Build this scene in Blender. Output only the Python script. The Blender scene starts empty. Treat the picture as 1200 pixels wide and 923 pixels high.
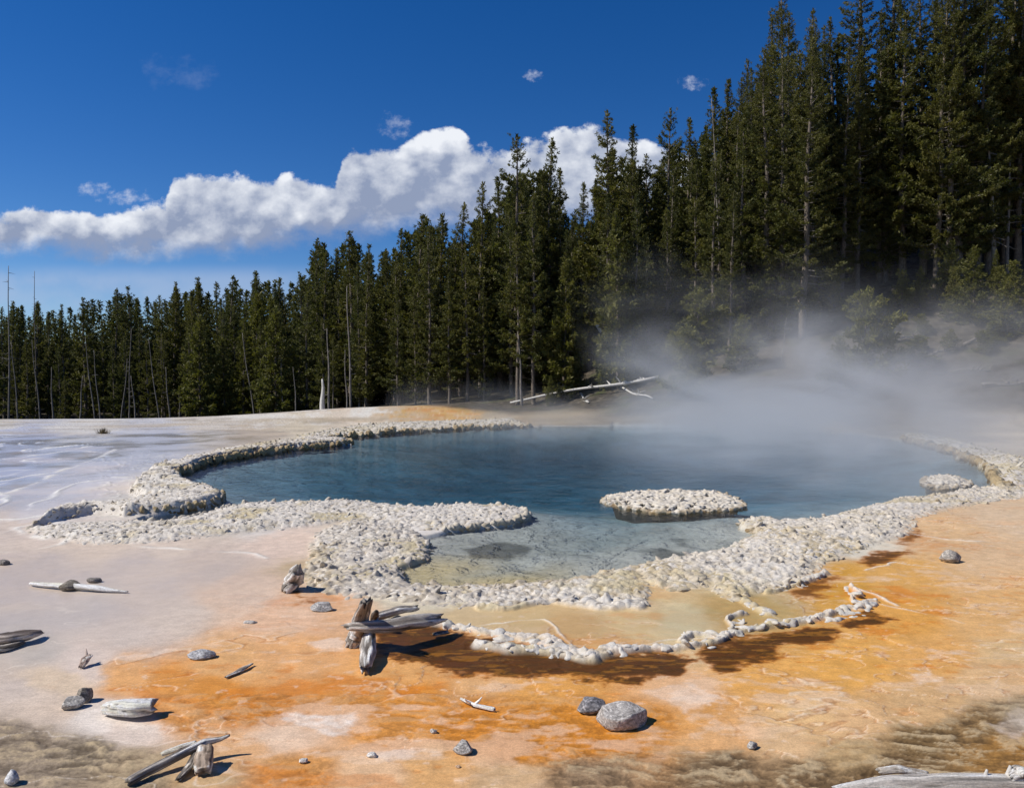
import bpy, bmesh, math, random
import numpy as np
from mathutils import Vector

random.seed(11)
RNG = np.random.default_rng(11)
R = math.radians
SC = bpy.context.scene
COL = SC.collection

# ------------------------------------------------------------------ camera geometry (photo 1200 x 923)
F, CX, CY, CAM_H = 940.0, 600.0, 461.5, 2.6
PITCH = math.atan(21.5 / F)            # camera looks slightly down
cp, sp = math.cos(PITCH), math.sin(PITCH)

def ray(px, py):
    a, b = (px - CX) / F, -(py - CY) / F
    return (a, cp + b * sp, -sp + b * cp)

def P(px, py, z=0.0):
    """point of the photo on the level plane z"""
    d = ray(px, py)
    t = (z - CAM_H) / d[2]
    return (d[0] * t, d[1] * t, z)

def at(px, Y, z=None):
    x = (px - CX) / F * Y
    return (x, Y, gz1(x, Y) if z is None else z)

def chart(x, y):
    """flat ground point -> photo coordinates, used to look up the map of mineral zones"""
    yy = np.maximum(y, 0.8)
    dep = yy * cp + CAM_H * sp
    up = -CAM_H * cp + yy * sp
    return CX + F * x / dep, CY - F * up / dep

# ------------------------------------------------------------------ numpy noise
def _hash(ix, iy, iz):
    h = (ix.astype(np.int64) * 374761393 + iy.astype(np.int64) * 668265263 + iz.astype(np.int64) * 2147483647) & 0xffffffff
    h = ((h ^ (h >> 13)) * 1274126177) & 0xffffffff
    h = (h ^ (h >> 16)) & 0xffffff
    return h.astype(np.float64) / 0xffffff

def vnoise(x, y, z=0.0):
    x = np.asarray(x, float); y = np.asarray(y, float); z = np.zeros_like(x) + z
    ix, iy, iz = np.floor(x), np.floor(y), np.floor(z)
    fx, fy, fz = x - ix, y - iy, z - iz
    fx = fx * fx * fx * (fx * (fx * 6 - 15) + 10); fy = fy * fy * fy * (fy * (fy * 6 - 15) + 10); fz = fz * fz * (3 - 2 * fz)
    def h(a, b, c): return _hash(ix + a, iy + b, iz + c)
    l = lambda a, b, t: a + (b - a) * t
    r = l(l(l(h(0,0,0), h(1,0,0), fx), l(h(0,1,0), h(1,1,0), fx), fy), l(l(h(0,0,1), h(1,0,1), fx), l(h(0,1,1), h(1,1,1), fx), fy), fz)
    return r * 2 - 1

def fbm(x, y, z=0.0, o=4, lac=2.03, g=0.5):
    s, a, n = 0.0, 1.0, 0.0
    x = np.asarray(x, float); y = np.asarray(y, float)
    for k in range(o):
        s = s + a * vnoise(x + 17.3 * k, y - 9.1 * k, z + 5.7 * k); n += a
        x, y, z, a = x * lac, y * lac, z * lac, a * g
    return s / n

def worley(x, y, seed=0.0):
    """distance to the nearest jittered cell point and that cell's random number"""
    ix, iy = np.floor(x), np.floor(y); best = np.full(x.shape, 9.0); rnd = np.zeros(x.shape); sd_ = np.zeros_like(x) + seed
    for a in (-1, 0, 1):
        for b in (-1, 0, 1):
            cx, cy = ix + a, iy + b
            d = np.hypot(cx + _hash(cx, cy, sd_ + 1) - x, cy + _hash(cx, cy, sd_ + 2) - y)
            m = d < best; best = np.where(m, d, best); rnd = np.where(m, _hash(cx, cy, sd_ + 3), rnd)
    return best, rnd

def sst(a, b, x):
    t = np.clip((x - a) / (b - a), 0, 1)
    return t * t * (3 - 2 * t)

def sdf_poly(x, y, poly):
    """signed distance in metres, negative inside"""
    d = np.full(x.shape, 1e9); inside = np.zeros(x.shape, bool)
    n = len(poly)
    for i in range(n):
        ax, ay = poly[i]; bx, by = poly[(i + 1) % n]
        ex, ey = bx - ax, by - ay
        wx, wy = x - ax, y - ay
        t = np.clip((wx * ex + wy * ey) / (ex * ex + ey * ey + 1e-12), 0, 1)
        d = np.minimum(d, (wx - ex * t) ** 2 + (wy - ey * t) ** 2)
        if ey != 0:
            c = ((ay <= y) & (by > y)) | ((by <= y) & (ay > y))
            inside ^= c & (x < ax + (y - ay) / ey * ex)
    d = np.sqrt(d)
    return np.where(inside, -d, d)

def d_line(x, y, pts):
    d = np.full(x.shape, 1e9)
    for (ax, ay), (bx, by) in zip(pts[:-1], pts[1:]):
        ex, ey = bx - ax, by - ay
        t = np.clip(((x - ax) * ex + (y - ay) * ey) / (ex * ex + ey * ey + 1e-12), 0, 1)
        d = np.minimum(d, (x - ax - ex * t) ** 2 + (y - ay - ey * t) ** 2)
    return np.sqrt(d)

W = lambda pts: [P(a, b)[:2] for a, b in pts]

# ------------------------------------------------------------------ map of the spring
POOL = W([(203,566),(206,558),(232,547),(262,539),(300,533),(350,526),(388,523),(413,521),(390,518),(374,516),(400,513),(460,508),(540,503),
          (620,500),(720,499),(820,501),(920,505),(1000,509),(1065,517),(1110,528),(1150,545),(1168,560),(1166,574),(1125,579),(1080,584),(1030,593),
          (985,604),(955,612),(915,613),(893,608),(873,612),(872,620),(893,626),(868,634),(852,645),(820,655),(780,660),(745,668),(715,674),(690,683),
          (640,688),(590,691),(530,693),(480,692),(466,684),(470,668),(496,655),(500,640),(492,632),(520,624),(560,619),(600,615),(622,606),(610,599),(580,596),(540,596),(500,599),
          (450,595),(400,592),(340,592),(290,594),(268,598),(246,604),(222,612),(190,617),(162,616),(158,613),(175,606),(205,602),(235,597),(258,590),(263,584),(245,579),(222,573)])
BAY = W([(466,640),(520,632),(570,640),(640,658),(700,666),(800,655),(880,630),(850,652),(760,674),(690,690),(480,700),(455,690)])
# knobbly sinter shelves: polygon, height, knob spacing, tint
SHELF_LEFT = W([(40,622),(75,612),(110,606),(150,608),(175,604),(205,602),(235,597),(258,590),(263,584),(245,579),(222,573),(203,566),(180,560),(160,566),(150,582),(165,592),(130,600),(100,598),
                (60,610)])
SHELF_PROM = W([(38,622),(90,616),(130,618),(162,617),(190,617),(222,612),(246,604),(268,598),(290,594),(340,592),(400,592),(450,595),(500,599),(540,596),(580,596),(610,599),(622,606),(600,615),(560,619),(520,624),(470,624),
                (400,615),(330,622),(270,630),(200,638),(120,640),(60,634)])
SHELF_NW = W([(172,560),(180,553),(232,540),(262,532),(300,526),(350,519),(380,516),(413,520),(388,524),(350,527),(300,534),(262,540),(232,548),(206,559),(203,567),(190,566)])
SHELF_FAR = W([(374,516),(345,513),(370,507),(420,500),(480,497),(540,496),(600,494),(620,500),(540,503),(460,508),(400,513)])
SHELF_FRONT = W([(366,632),(388,620),(420,615),(470,622),(492,632),(500,640),(496,655),(470,668),(466,684),(480,692),(530,693),(590,691),(640,688),(690,683),(715,674),(745,668),(760,690),(750,714),(700,714),(650,708),
                 (600,712),(540,716),(490,712),(440,706),(400,708),(360,694),(356,680),(368,660)])
SHELF_RIGHT = W([(745,668),(780,660),(820,655),(852,645),(868,634),(893,626),(872,620),(873,612),(893,608),(915,613),(955,612),(985,604),(1030,593),(1080,584),(1125,579),(1166,574),(1215,573),(1215,585),(1140,592),
                 (1075,610),(1062,628),(1000,650),(960,668),(935,690),(895,694),(870,712),(850,708),(830,690),(795,700),(757,690)])
SHELF_EAST = W([(1060,516),(1062,511),(1120,518),(1165,530),(1215,545),(1215,572),(1168,573),(1170,560),(1152,545),(1110,529)])
SHELVES = [(SHELF_LEFT, .15, .070, 'l'), (SHELF_PROM, .065, .066, 'w'), (SHELF_NW, .16, .12, 'l'), (SHELF_FAR, .06, .16, 'y'),
           (SHELF_FRONT, .02, .070, 'f'), (SHELF_RIGHT, .03, .070, 'r'), (SHELF_EAST, .10, .15, 'y')]
# low rims of smaller knobs along the lower terraces: line, half width
RIMS = [(W([(505,738),(545,744),(580,752),(620,760),(655,765),(690,774)]), .11), (W([(690,774),(720,769),(760,767),(790,765)]), .11), (W([(790,765),(812,760),(850,750),(890,742),(930,735),(970,733),(1003,722),(1028,712)]), .085),
        (W([(560,766),(600,769),(650,773),(690,778)]), .08), (W([(850,749),(862,735),(880,728)]), .05), (W([(640,704),(690,713),(745,716)]), .09), (W([(985,690),(1000,702),(1012,716)]), .05), (W([(868,712),(885,722),(908,727)]), .06), (W([(440,735),(470,733),(505,738)]), .07), (W([(560,716),(600,714),(640,704)]), .06), (W([(795,752),(812,746),(835,748)]), .05), (W([(900,700),(935,693),(965,678)]), .07)]
RIDGES = [(W([(0,583),(38,571),(75,552),(112,540),(138,527)]), .09), (W([(-40,612),(0,616),(21,621),(60,634)]), .07), (W([(0,649),(35,648),(75,640),(95,628)]), .05),
          (W([(150,636),(180,645),(240,648),(290,654),(308,660)]), .05), (W([(545,745),(580,736),(615,732),(640,733),(655,742),(664,752),(672,762)]), .014), (W([(850,750),(820,752),(770,756),(752,756)]), 0.014),
          (W([(905,727),(945,738)]), 0.014), (W([(1030,712),(1085,722),(1120,732)]), 0.017), (W([(1010,672),(1050,662),(1100,668)]), 0.017), (W([(985,690),(1020,700),(1045,712)]), 0.022),
          (W([(1060,628),(1110,636),(1190,640)]), 0.019), (W([(1075,612),(1130,618),(1215,622)]), 0.017), (W([(0,540),(40,536),(80,530),(120,532)]), .06), (W([(190,566),(170,580),(160,600)]), .04)]
BROWN = [(W([(436,752),(462,738),(500,738),(530,746),(580,758),(650,770),(690,780),(740,770),(790,770),(812,782),(800,800),(720,806),(640,803),(560,798),(500,792),(445,780)]), 1.0),
         (W([(812,776),(846,756),(900,745),(960,739),(990,745),(965,758),(915,768),(884,782),(840,795)]), .9), (W([(990,735),(1020,724),(1048,730),(1030,740),(1000,743)]), .9),
         (W([(925,700),(950,685),(985,680),(968,700),(940,706)]), .6), (W([(1000,660),(1030,650),(1062,648),(1050,660),(1015,668)]), .7), (W([(334,690),(356,700),(372,712),(350,712)]), .55),
         (W([(1045,640),(1075,622),(1085,626),(1062,642)]), .6)]
WHITE = [(W([(318,846),(360,842),(422,843),(424,852),(412,868),(390,872),(350,862)]), .9), (W([(90,850),(150,848),(215,862),(150,868)]), .6), (W([(420,885),(480,882),(520,892),(450,904)]), .5),
         (W([(760,815),(820,810),(860,830),(800,835)]), .45), (W([(1064,796),(1085,794),(1100,802),(1075,808)]), .6), (W([(190,772),(150,782),(130,778),(220,762)]), .4), (W([(1150,850),(1200,838),(1230,852),(1190,870)]), .5),
         (W([(355,760),(395,756),(405,770),(370,772)]), .5)]

# colour map of the mineral crust, bluish sky reflection painted into the wet far-left flat: photo position, sRGB
CS = """20 512 180 183 198|20 545 182 184 198|100 530 186 188 198|180 520 190 190 196|100 560 204 200 202|60 600 206 199 196|30 630 206 192 182|30 670 202 188 178|150 665 206 192 182|250 660 206 190 178|330 640 222 198 178|230 600 212 204 190
100 720 198 188 182|200 720 206 192 182|290 700 215 192 174|40 760 192 184 178|150 745 205 192 184|20 810 206 192 182|60 800 216 196 174|100 780 214 200 192|-80 760 190 182 176|-60 640 200 190 180
140 795 221 165 105|200 802 216 148 72|260 812 212 142 62|200 842 212 150 85|300 840 204 130 50|280 780 221 170 112|350 765 222 168 112|330 722 222 182 148|400 720 218 172 130|60 838 208 188 168|100 846 224 212 200|150 858 222 204 188
20 880 142 126 106|100 885 134 119 98|160 905 158 138 110|250 908 205 172 128|290 880 224 174 124|320 870 228 196 166|330 905 214 152 84|430 905 224 184 142|400 832 214 145 70|480 830 213 140 55|450 868 216 146 68|550 850 210 134 44
620 880 208 134 44|560 808 224 174 118|450 796 222 166 102|640 812 219 158 82|700 875 210 134 44|820 840 220 160 92|800 818 226 180 134|900 805 221 164 88|850 875 224 172 116|950 850 224 184 130|1000 785 221 164 84|1100 785 219 164 94|1150 725 221 174 114
1050 725 219 160 80|1150 645 216 182 142|1190 605 216 188 154|1100 630 218 180 134|1050 680 215 164 92|1190 770 215 180 130|985 690 205 152 64|1165 864 134 106 68|1080 870 116 92 58|1000 885 186 156 112|1198 850 150 132 106|1180 885 158 116 60|1050 908 108 84 54
700 912 150 124 94|850 908 124 102 74|600 918 210 174 130|950 908 124 100 70|500 908 221 170 110|550 722 206 180 136|650 742 200 164 112|750 726 212 184 134|800 738 206 190 150|880 720 182 156 102|600 730 204 176 128
420 650 206 192 160|380 680 196 172 134|450 695 206 196 172|520 705 206 196 172|1000 625 214 206 188|900 665 212 202 178|150 590 208 200 188|300 610 212 204 194|500 607 216 209 200|100 500 208 203 196|0 500 205 200 192
250 500 205 196 184|300 513 190 174 152|350 505 206 192 168|430 485 226 222 212|350 484 224 218 208|300 488 218 212 202|520 482 200 150 70|470 479 200 158 82|420 474 205 150 80|540 486 206 168 100|580 488 178 160 130|1150 808 214 176 128|1200 800 210 172 126|1080 838 212 172 122|1000 852 220 178 128|930 882 218 180 134|650 856 208 134 44|760 850 212 142 62|640 486 152 138 114|720 484 130 118 100|610 478 146 118 82|450 500 200 180 154|560 476 178 138 88
1180 520 196 186 170|1100 505 180 170 152|1190 490 160 148 130|680 690 210 196 162|200 640 216 200 186|100 650 212 196 182|480 655 205 190 155"""
CS = [tuple(float(v) for v in s.split()) for ln in CS.split('\n') for s in ln.split('|')]
CS = np.array(CS)
def lin(c):
    c = np.asarray(c, float) / 255.0
    return np.where(c <= .04045, c / 12.92, ((c + .055) / 1.055) ** 2.4)
_f = (CS[:, 0] < 320) & (CS[:, 1] > 615) & (CS[:, 1] < 830) & (CS[:, 4] > 150); CS[_f, 4] -= 9; CS[_f, 3] -= 3
CSL = lin(CS[:, 2:])

# ------------------------------------------------------------------ terrain
def softplus(s, k=1.2): return np.where(s > 12 * k, s, k * np.log1p(np.exp(np.clip(s / k, -40, 12))))
def hill_s(x, y): return (x + 6) * .425 + (y - 49.5) * .906

def terrain(x, y):
    """large landform without the spring"""
    a = x / np.maximum(y, 5.0)
    s = hill_s(x, y)
    m = .03 + .06 * sst(-.2, -.02, a) + .43 * sst(-.03, .33, a)
    z = m * softplus(s, 1.6)
    z = np.where(z > 14, 14 + (z - 14) * .55, z)
    z += sst(1, 8, s) * (fbm(x * .16, y * .16, 3.3, 3) * .9 + fbm(x * .6, y * .6, 7.3, 3) * .22) * sst(-.15, .1, a)
    z += .62 * np.exp(-(((x + 9) / 8.5) ** 2 + ((y - 50) / 5.0) ** 2))
    drop = sst(45, 80, y) * sst(-.10, -.30, a)
    z -= 2.9 * drop
    z += 9.0 * sst(118, 190, y) * sst(.1, -.2, a)
    z += 10.0 * sst(200, 800, np.hypot(x, y))
    return z

def surface(x, y, full=False):
    x = np.asarray(x, float); y = np.asarray(y, float)
    wx = x + .10 * fbm(x * 1.1, y * 1.1, 1.0, 3); wy = y + .22 * fbm(x * .9, y * .9, 2.0, 3)
    z = .05 + terrain(x, y)
    near = (np.abs(x) < 45) & (y > 3) & (y < 60)
    z = z + np.where(near, .012 * fbm(x * .8, y * .8, 4.0, 3), .03 * fbm(x * .5, y * .5, 4.0, 3))
    sd = np.full(x.shape, 50.0); sh = np.zeros(x.shape); rim = np.zeros(x.shape); rid = np.zeros(x.shape); bay = np.full(x.shape, 9.0)
    i = near
    xi, yi = wx[i], wy[i]
    sd[i] = sdf_poly(xi, yi, POOL)
    shv = np.zeros(xi.shape); shm = np.zeros(xi.shape)
    for poly, h, sp_, t in SHELVES:
        d = sdf_poly(xi, yi, poly)
        k = sst(.10, -.16, d)
        shv = np.maximum(shv, h * sst(.06, -.10 if h > .1 else -.5, d)); shm = np.maximum(shm, k)
    rv = np.zeros(xi.shape)
    wv = .75 + .75 * fbm(xi * 1.5, yi * 1.5, 181, 3)
    for pts, w in RIMS: rv = np.maximum(rv, 1 - sst(w * .45, w * 1.35, d_line(xi + .06 * vnoise(xi * 3, yi * 3, 5.), yi + .10 * vnoise(xi * 3, yi * 3, 15.), pts) / wv))
    rg = np.zeros(xi.shape)
    for pts, w in RIDGES:
        dd = d_line(xi + .05 * fbm(xi * 4, yi * 4, 1.5, 2), yi + .08 * fbm(xi * 4, yi * 4, 8.5, 2), pts)
        rg = np.maximum(rg, np.exp(-(dd / w) ** 2) * sst(-.35, .25, fbm(xi * 1.6, yi * 1.6, 6.6, 2)))
    sh[i] = shm; rim[i] = rv; rid[i] = rg
    bay[i] = sdf_poly(xi, yi, BAY)
    bmp = np.zeros(xi.shape); on = (shm + rv + rg) > .02; X, Y = x[i][on], y[i][on]
    qx, qy = X + .03 * vnoise(X * 9, Y * 9, 3.3), Y + .03 * vnoise(X * 9, Y * 9, 7.7)
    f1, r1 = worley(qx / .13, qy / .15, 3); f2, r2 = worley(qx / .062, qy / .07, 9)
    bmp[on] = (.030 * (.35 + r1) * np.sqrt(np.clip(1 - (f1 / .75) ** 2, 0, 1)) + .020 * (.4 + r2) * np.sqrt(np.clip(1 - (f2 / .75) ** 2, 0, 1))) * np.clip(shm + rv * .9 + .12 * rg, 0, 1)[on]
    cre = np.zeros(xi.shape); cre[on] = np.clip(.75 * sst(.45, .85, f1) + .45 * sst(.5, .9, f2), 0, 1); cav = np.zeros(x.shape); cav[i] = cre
    zz = z[i] + bmp + shv * (1 + .25 * fbm(xi * 2.2, yi * 2.2, 9, 2)) + rv * .012 + rg * .010
    # terrace below the front rim steps down towards the camera
    inside = sd[i]
    deep = np.minimum(1.0, .10 + .14 * np.maximum(-inside - .05, 0))
    shallow = .025 + .022 * np.maximum(-inside, 0) + .012 * fbm(xi * 1.3, yi * 1.3, 12, 3) + .05 * np.maximum(0, vnoise(xi * .9, yi * .55, 3.1) - .45)
    b = sst(-.3, 5.5, bay[i])
    dep = np.maximum(shallow * (1 - b) + deep * b, .01)
    zz = np.where(inside < 0, zz * (1 - sst(.0, -.07, inside)) + -dep * sst(.0, -.07, inside), zz)
    z[i] = zz
    if full: return z, sd, sh, rim, rid, bay, cav
    return z

def gz1(x, y): return float(surface(np.array([x]), np.array([y]))[0])

# ------------------------------------------------------------------ mesh helpers
def mesh_np(name, v, faces, smooth=True):
    """v (n,3); faces list of index arrays, each (m,k)"""
    me = bpy.data.meshes.new(name)
    v = np.asarray(v, np.float32)
    me.vertices.add(len(v)); me.vertices.foreach_set('co', v.ravel())
    faces = [np.asarray(f, np.int32) for f in faces if len(f)]
    nl = sum(f.size for f in faces); npoly = sum(len(f) for f in faces)
    me.loops.add(nl); me.polygons.add(npoly)
    me.loops.foreach_set('vertex_index', np.concatenate([f.ravel() for f in faces]))
    tot = np.concatenate([np.full(len(f), f.shape[1], np.int32) for f in faces])
    st = np.concatenate([[0], np.cumsum(tot)[:-1]]).astype(np.int32)
    me.polygons.foreach_set('loop_start', st)
    me.polygons.foreach_set('use_smooth', np.full(npoly, smooth, bool))
    me.update(calc_edges=True)
    me.validate()
    return me

def set_col(me, c, name='col'):
    a = me.attributes.new(name, 'FLOAT_COLOR', 'POINT')
    c = np.asarray(c, np.float32)
    if c.shape[1] == 3: c = np.concatenate([c, np.ones((len(c), 1), np.float32)], 1)
    a.data.foreach_set('color', c.ravel())

def set_f(me, name, v):
    a = me.attributes.new(name, 'FLOAT', 'POINT'); a.data.foreach_set('value', np.asarray(v, np.float32))

def link(name, me, mat, parent=None, loc=None, label=None, cat=None, group=None, kind=None):
    o = bpy.data.objects.new(name, me); COL.objects.link(o)
    if mat is not None and me is not None and not me.materials: me.materials.append(mat)
    if parent is not None: o.parent = parent
    if loc is not None: o.location = loc
    for k, q in (('label', label), ('category', cat), ('group', group), ('kind', kind)):
        if q: o[k] = q
    return o

def thing(name, label, cat, loc=(0, 0, 0), group=None):
    o = bpy.data.objects.new(name, None); COL.objects.link(o); o.location = loc
    o['label'] = label; o['category'] = cat
    if group: o['group'] = group
    return o

# ------------------------------------------------------------------ node helpers
class NT:
    def __init__(s, tree): s.t = tree; s.n = tree.nodes; s.l = tree.links
    def put(s, sock, v):
        if isinstance(v, bpy.types.NodeSocket): s.l.new(v, sock)
        elif v is not None: sock.default_value = v
    def new(s, typ, **kw):
        n = s.n.new(typ)
        for k, v in kw.items(): setattr(n, k, v)
        return n
    def m(s, op, a, b=None, c=None, clamp=False):
        n = s.new('ShaderNodeMath', operation=op, use_clamp=clamp)
        for i, v in enumerate((a, b, c)):
            if v is not None: s.put(n.inputs[i], v)
        return n.outputs[0]
    def mr(s, v, a, b, c=0.0, d=1.0, smooth=True):
        n = s.new('ShaderNodeMapRange', interpolation_type='SMOOTHSTEP' if smooth else 'LINEAR')
        for i, q in enumerate((v, a, b, c, d)): s.put(n.inputs[i], q)
        return n.outputs[0]
    def mix(s, f, a, b, blend='MIX'):
        n = s.new('ShaderNodeMix', data_type='RGBA', blend_type=blend)
        s.put(n.inputs[0], f); s.put(n.inputs[6], a); s.put(n.inputs[7], b)
        return n.outputs[2]
    def noise(s, vec, scale, detail=4, rough=.55, dist=0.0, ntype=None):
        n = s.new('ShaderNodeTexNoise')
        s.put(n.inputs['Vector'], vec); n.inputs['Scale'].default_value = scale; n.inputs['Detail'].default_value = detail
        n.inputs['Roughness'].default_value = rough; n.inputs['Distortion'].default_value = dist
        return n.outputs[0]
    def attr(s, name, out=0):
        n = s.new('ShaderNodeAttribute', attribute_name=name); return n.outputs[out]
    def vm(s, op, a, b=None):
        n = s.new('ShaderNodeVectorMath', operation=op); s.put(n.inputs[0], a)
        if b is not None: s.put(n.inputs[1], b)
        return n.outputs[0]
    def bump(s, h, strength, dist):
        n = s.new('ShaderNodeBump'); n.inputs['Strength'].default_value = 1.0
        s.put(n.inputs['Strength'], strength); n.inputs['Distance'].default_value = dist; s.put(n.inputs['Height'], h)
        return n.outputs[0]

def material(name):
    m = bpy.data.materials.new(name); m.use_nodes = True
    t = NT(m.node_tree); t.n.clear()
    out = t.new('ShaderNodeOutputMaterial')
    return m, t, out

def principled(t, out, col, rough=.8, normal=None, spec=.5, ior=1.45):
    b = t.new('ShaderNodeBsdfPrincipled')
    t.put(b.inputs['Base Color'], col); t.put(b.inputs['Roughness'], rough); t.put(b.inputs['Specular IOR Level'], spec); b.inputs['IOR'].default_value = ior
    if normal is not None: t.put(b.inputs['Normal'], normal)
    t.l.new(b.outputs[0], out.inputs['Surface'])
    return b

def objco(t): return t.new('ShaderNodeTexCoord').outputs['Object']

# ------------------------------------------------------------------ materials
def mat_ground():
    m, t, out = material('mineral_ground')
    co = objco(t)
    col = t.attr('col'); wet = t.attr('wet', 2); crust = t.attr('crust', 2); duff = t.attr('duff', 2)
    n1 = t.noise(co, 7, 6, .65); n2 = t.noise(co, 55, 4, .7)
    st = t.vm('MULTIPLY', co, (1.0, 3.0, 1.0))
    n3 = t.noise(st, 9, 5, .6, 1.2)
    g = t.m('MULTIPLY', t.mr(n1, .25, .75, .86, 1.12), t.mr(n2, .25, .75, .86, 1.14))
    g = t.m('MULTIPLY', g, t.mr(t.noise(co, 160, 2, .6), .3, .7, .90, 1.10))
    g = t.m('MULTIPLY', g, t.mr(n3, .3, .7, .93, 1.06))
    gg = t.m('ADD', t.m('MULTIPLY', g, t.m('SUBTRACT', 1.0, wet)), wet)
    # forest litter: dark duff, pale sticks
    dn = t.noise(co, 2.2, 8, .75); dn2 = t.noise(t.vm('MULTIPLY', co, (1, 1, .4)), 5.0, 6, .75, 1.0)
    litter = t.mix(t.mr(dn, .35, .7), (.026, .020, .013, 1), (.12, .10, .07, 1))
    litter = t.mix(t.mr(dn2, .58, .68), litter, (.26, .24, .21, 1))
    litter = t.mix(t.mr(t.noise(co, .7, 4), .52, .68), litter, (.055, .062, .02, 1))
    gcol = t.new('ShaderNodeCombineColor')
    for i in range(3): t.put(gcol.inputs[i], gg)
    c = t.mix(1.0, col, gcol.outputs[0], 'MULTIPLY')
    c = t.mix(duff, c, litter)
    h = t.m('ADD', t.m('MULTIPLY', n1, .5), t.m('MULTIPLY', n2, .35))
    vo = t.new('ShaderNodeTexVoronoi', feature='F1'); t.put(vo.inputs['Vector'], t.vm('ADD', co, t.new('ShaderNodeTexNoise').outputs[1])); vo.inputs['Scale'].default_value = 9
    h = t.m('ADD', h, t.m('MULTIPLY', t.m('MULTIPLY', t.m('SUBTRACT', 1.0, vo.outputs[0]), crust), .8))
    h = t.m('ADD', h, t.m('MULTIPLY', t.m('ADD', dn, dn2), t.m('MULTIPLY', duff, 6)))
    dry = t.m('SUBTRACT', 1.0, wet)
    nor = t.bump(h, t.m('ADD', t.m('MULTIPLY', dry, t.m('ADD', .2, t.m('MULTIPLY', crust, .7))), .03), .05)
    ro = t.m('ADD', t.m('MULTIPLY', dry, .5), t.m('ADD', .06, t.m('MULTIPLY', t.mr(t.noise(co, .45, 4), .4, .62), .26)))
    principled(t, out, c, ro, nor, .45, 1.34)
    return m

def mat_knob():
    m, t, out = material('sinter_knobs')
    co = objco(t)
    n = t.noise(co, 24, 5, .65); n2 = t.noise(co, 1.6, 3)
    c = t.mix(1.0, t.attr('col'), t.mix(t.mr(n, .3, .7), (.80, .78, .75, 1), (1.03, 1.02, 1.0, 1)), 'MULTIPLY')
    c = t.mix(t.m('MULTIPLY', t.mr(n2, .5, .75), .35), c, (.62, .58, .50, 1))
    nor = t.bump(t.noise(co, 60, 4, .7), .5, .012)
    principled(t, out, c, .75, nor, .4)
    return m

def mat_col(name, bumpscale=40, strength=.5, dist=.01, rough=.85, lo=.72, hi=1.12, stretch=None):
    m, t, out = material(name)
    co = objco(t)
    n = t.noise(co, bumpscale, 6, .7); k = t.mr(n, .28, .72, lo, hi)
    g = t.new('ShaderNodeCombineColor')
    for i in range(3): t.put(g.inputs[i], k)
    c = t.mix(1.0, t.attr('col'), g.outputs[0], 'MULTIPLY')
    principled(t, out, c, rough, t.bump(n, strength, dist), .3)
    return m

def mat_wood():
    m, t, out = material('weathered_wood')
    gr = t.attr('grain', 1)
    n = t.noise(gr, 1.0, 5, .7, .4); n2 = t.noise(t.vm('MULTIPLY', gr, (2.2, 2.2, .5)), 1.0, 4, .7); n3 = t.noise(objco(t), 70, 3, .6)
    k = t.m('MULTIPLY', t.m('MULTIPLY', t.mr(n, .28, .55, .50, 1.12), t.mr(n2, .26, .48, .60, 1.05)), t.mr(n3, .3, .7, .86, 1.1))
    g = t.new('ShaderNodeCombineColor')
    for i, q in enumerate((1.0, .98, .95)): t.put(g.inputs[i], t.m('MULTIPLY', k, q))
    c = t.mix(1.0, t.attr('col'), g.outputs[0], 'MULTIPLY')
    principled(t, out, c, .88, t.bump(t.m('ADD', n, n2), .9, .016), .2)
    return m

def mat_water():
    m, t, out = material('spring_water')
    co = objco(t)
    n = t.noise(t.vm('MULTIPLY', co, (1.0, 1.0, 1)), 2.2, 4, .6, .6)
    n2 = t.noise(co, 9, 3, .6)
    h = t.m('ADD', n, t.m('MULTIPLY', n2, .25))
    nor = t.bump(h, .55, .06)
    fr = t.new('ShaderNodeFresnel'); fr.inputs['IOR'].default_value = 1.33; t.put(fr.inputs['Normal'], nor)
    gl = t.new('ShaderNodeBsdfGlossy'); gl.inputs['Roughness'].default_value = .12; t.put(gl.inputs['Normal'], nor)
    tr = t.new('ShaderNodeBsdfTransparent')
    mx = t.new('ShaderNodeMixShader'); t.put(mx.inputs[0], t.m('MULTIPLY', fr.outputs[0], .85)); t.l.new(tr.outputs[0], mx.inputs[1]); t.l.new(gl.outputs[0], mx.inputs[2])
    t.l.new(mx.outputs[0], out.inputs['Surface'])
    v = t.new('ShaderNodeVolumeAbsorption'); v.inputs['Color'].default_value = (.47, .73, .82, 1); v.inputs['Density'].default_value = .56
    t.l.new(v.outputs[0], out.inputs['Volume'])
    return m

def mat_needles():
    m, t, out = material('pine_needles')
    oi = t.new('ShaderNodeObjectInfo'); co = objco(t)
    r = oi.outputs['Random']
    n = t.noise(co, .9, 3); n2 = t.noise(co, 5, 2)
    a = t.mix(t.mr(n, .35, .65), (.050, .055, .017, 1), (.140, .126, .030, 1))
    a = t.mix(t.m('MULTIPLY', t.mr(n2, .48, .72), .65), a, (.175, .15, .036, 1))
    a = t.mix(t.m('MULTIPLY', r, .5), a, (.046, .062, .026, 1))
    tint = t.attr('tint', 2)
    a = t.mix(tint, a, (.21, .20, .048, 1))
    b = t.new('ShaderNodeBsdfPrincipled'); t.put(b.inputs['Base Color'], a); b.inputs['Roughness'].default_value = .6; b.inputs['Specular IOR Level'].default_value = .25
    tl = t.new('ShaderNodeBsdfTranslucent'); t.put(tl.inputs[0], t.mix(1.0, a, (1.1, 1.2, .55, 1), 'MULTIPLY'))
    mx = t.new('ShaderNodeMixShader'); mx.inputs[0].default_value = .34
    t.l.new(b.outputs[0], mx.inputs[1]); t.l.new(tl.outputs[0], mx.inputs[2]); t.l.new(mx.outputs[0], out.inputs['Surface'])
    return m

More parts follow.
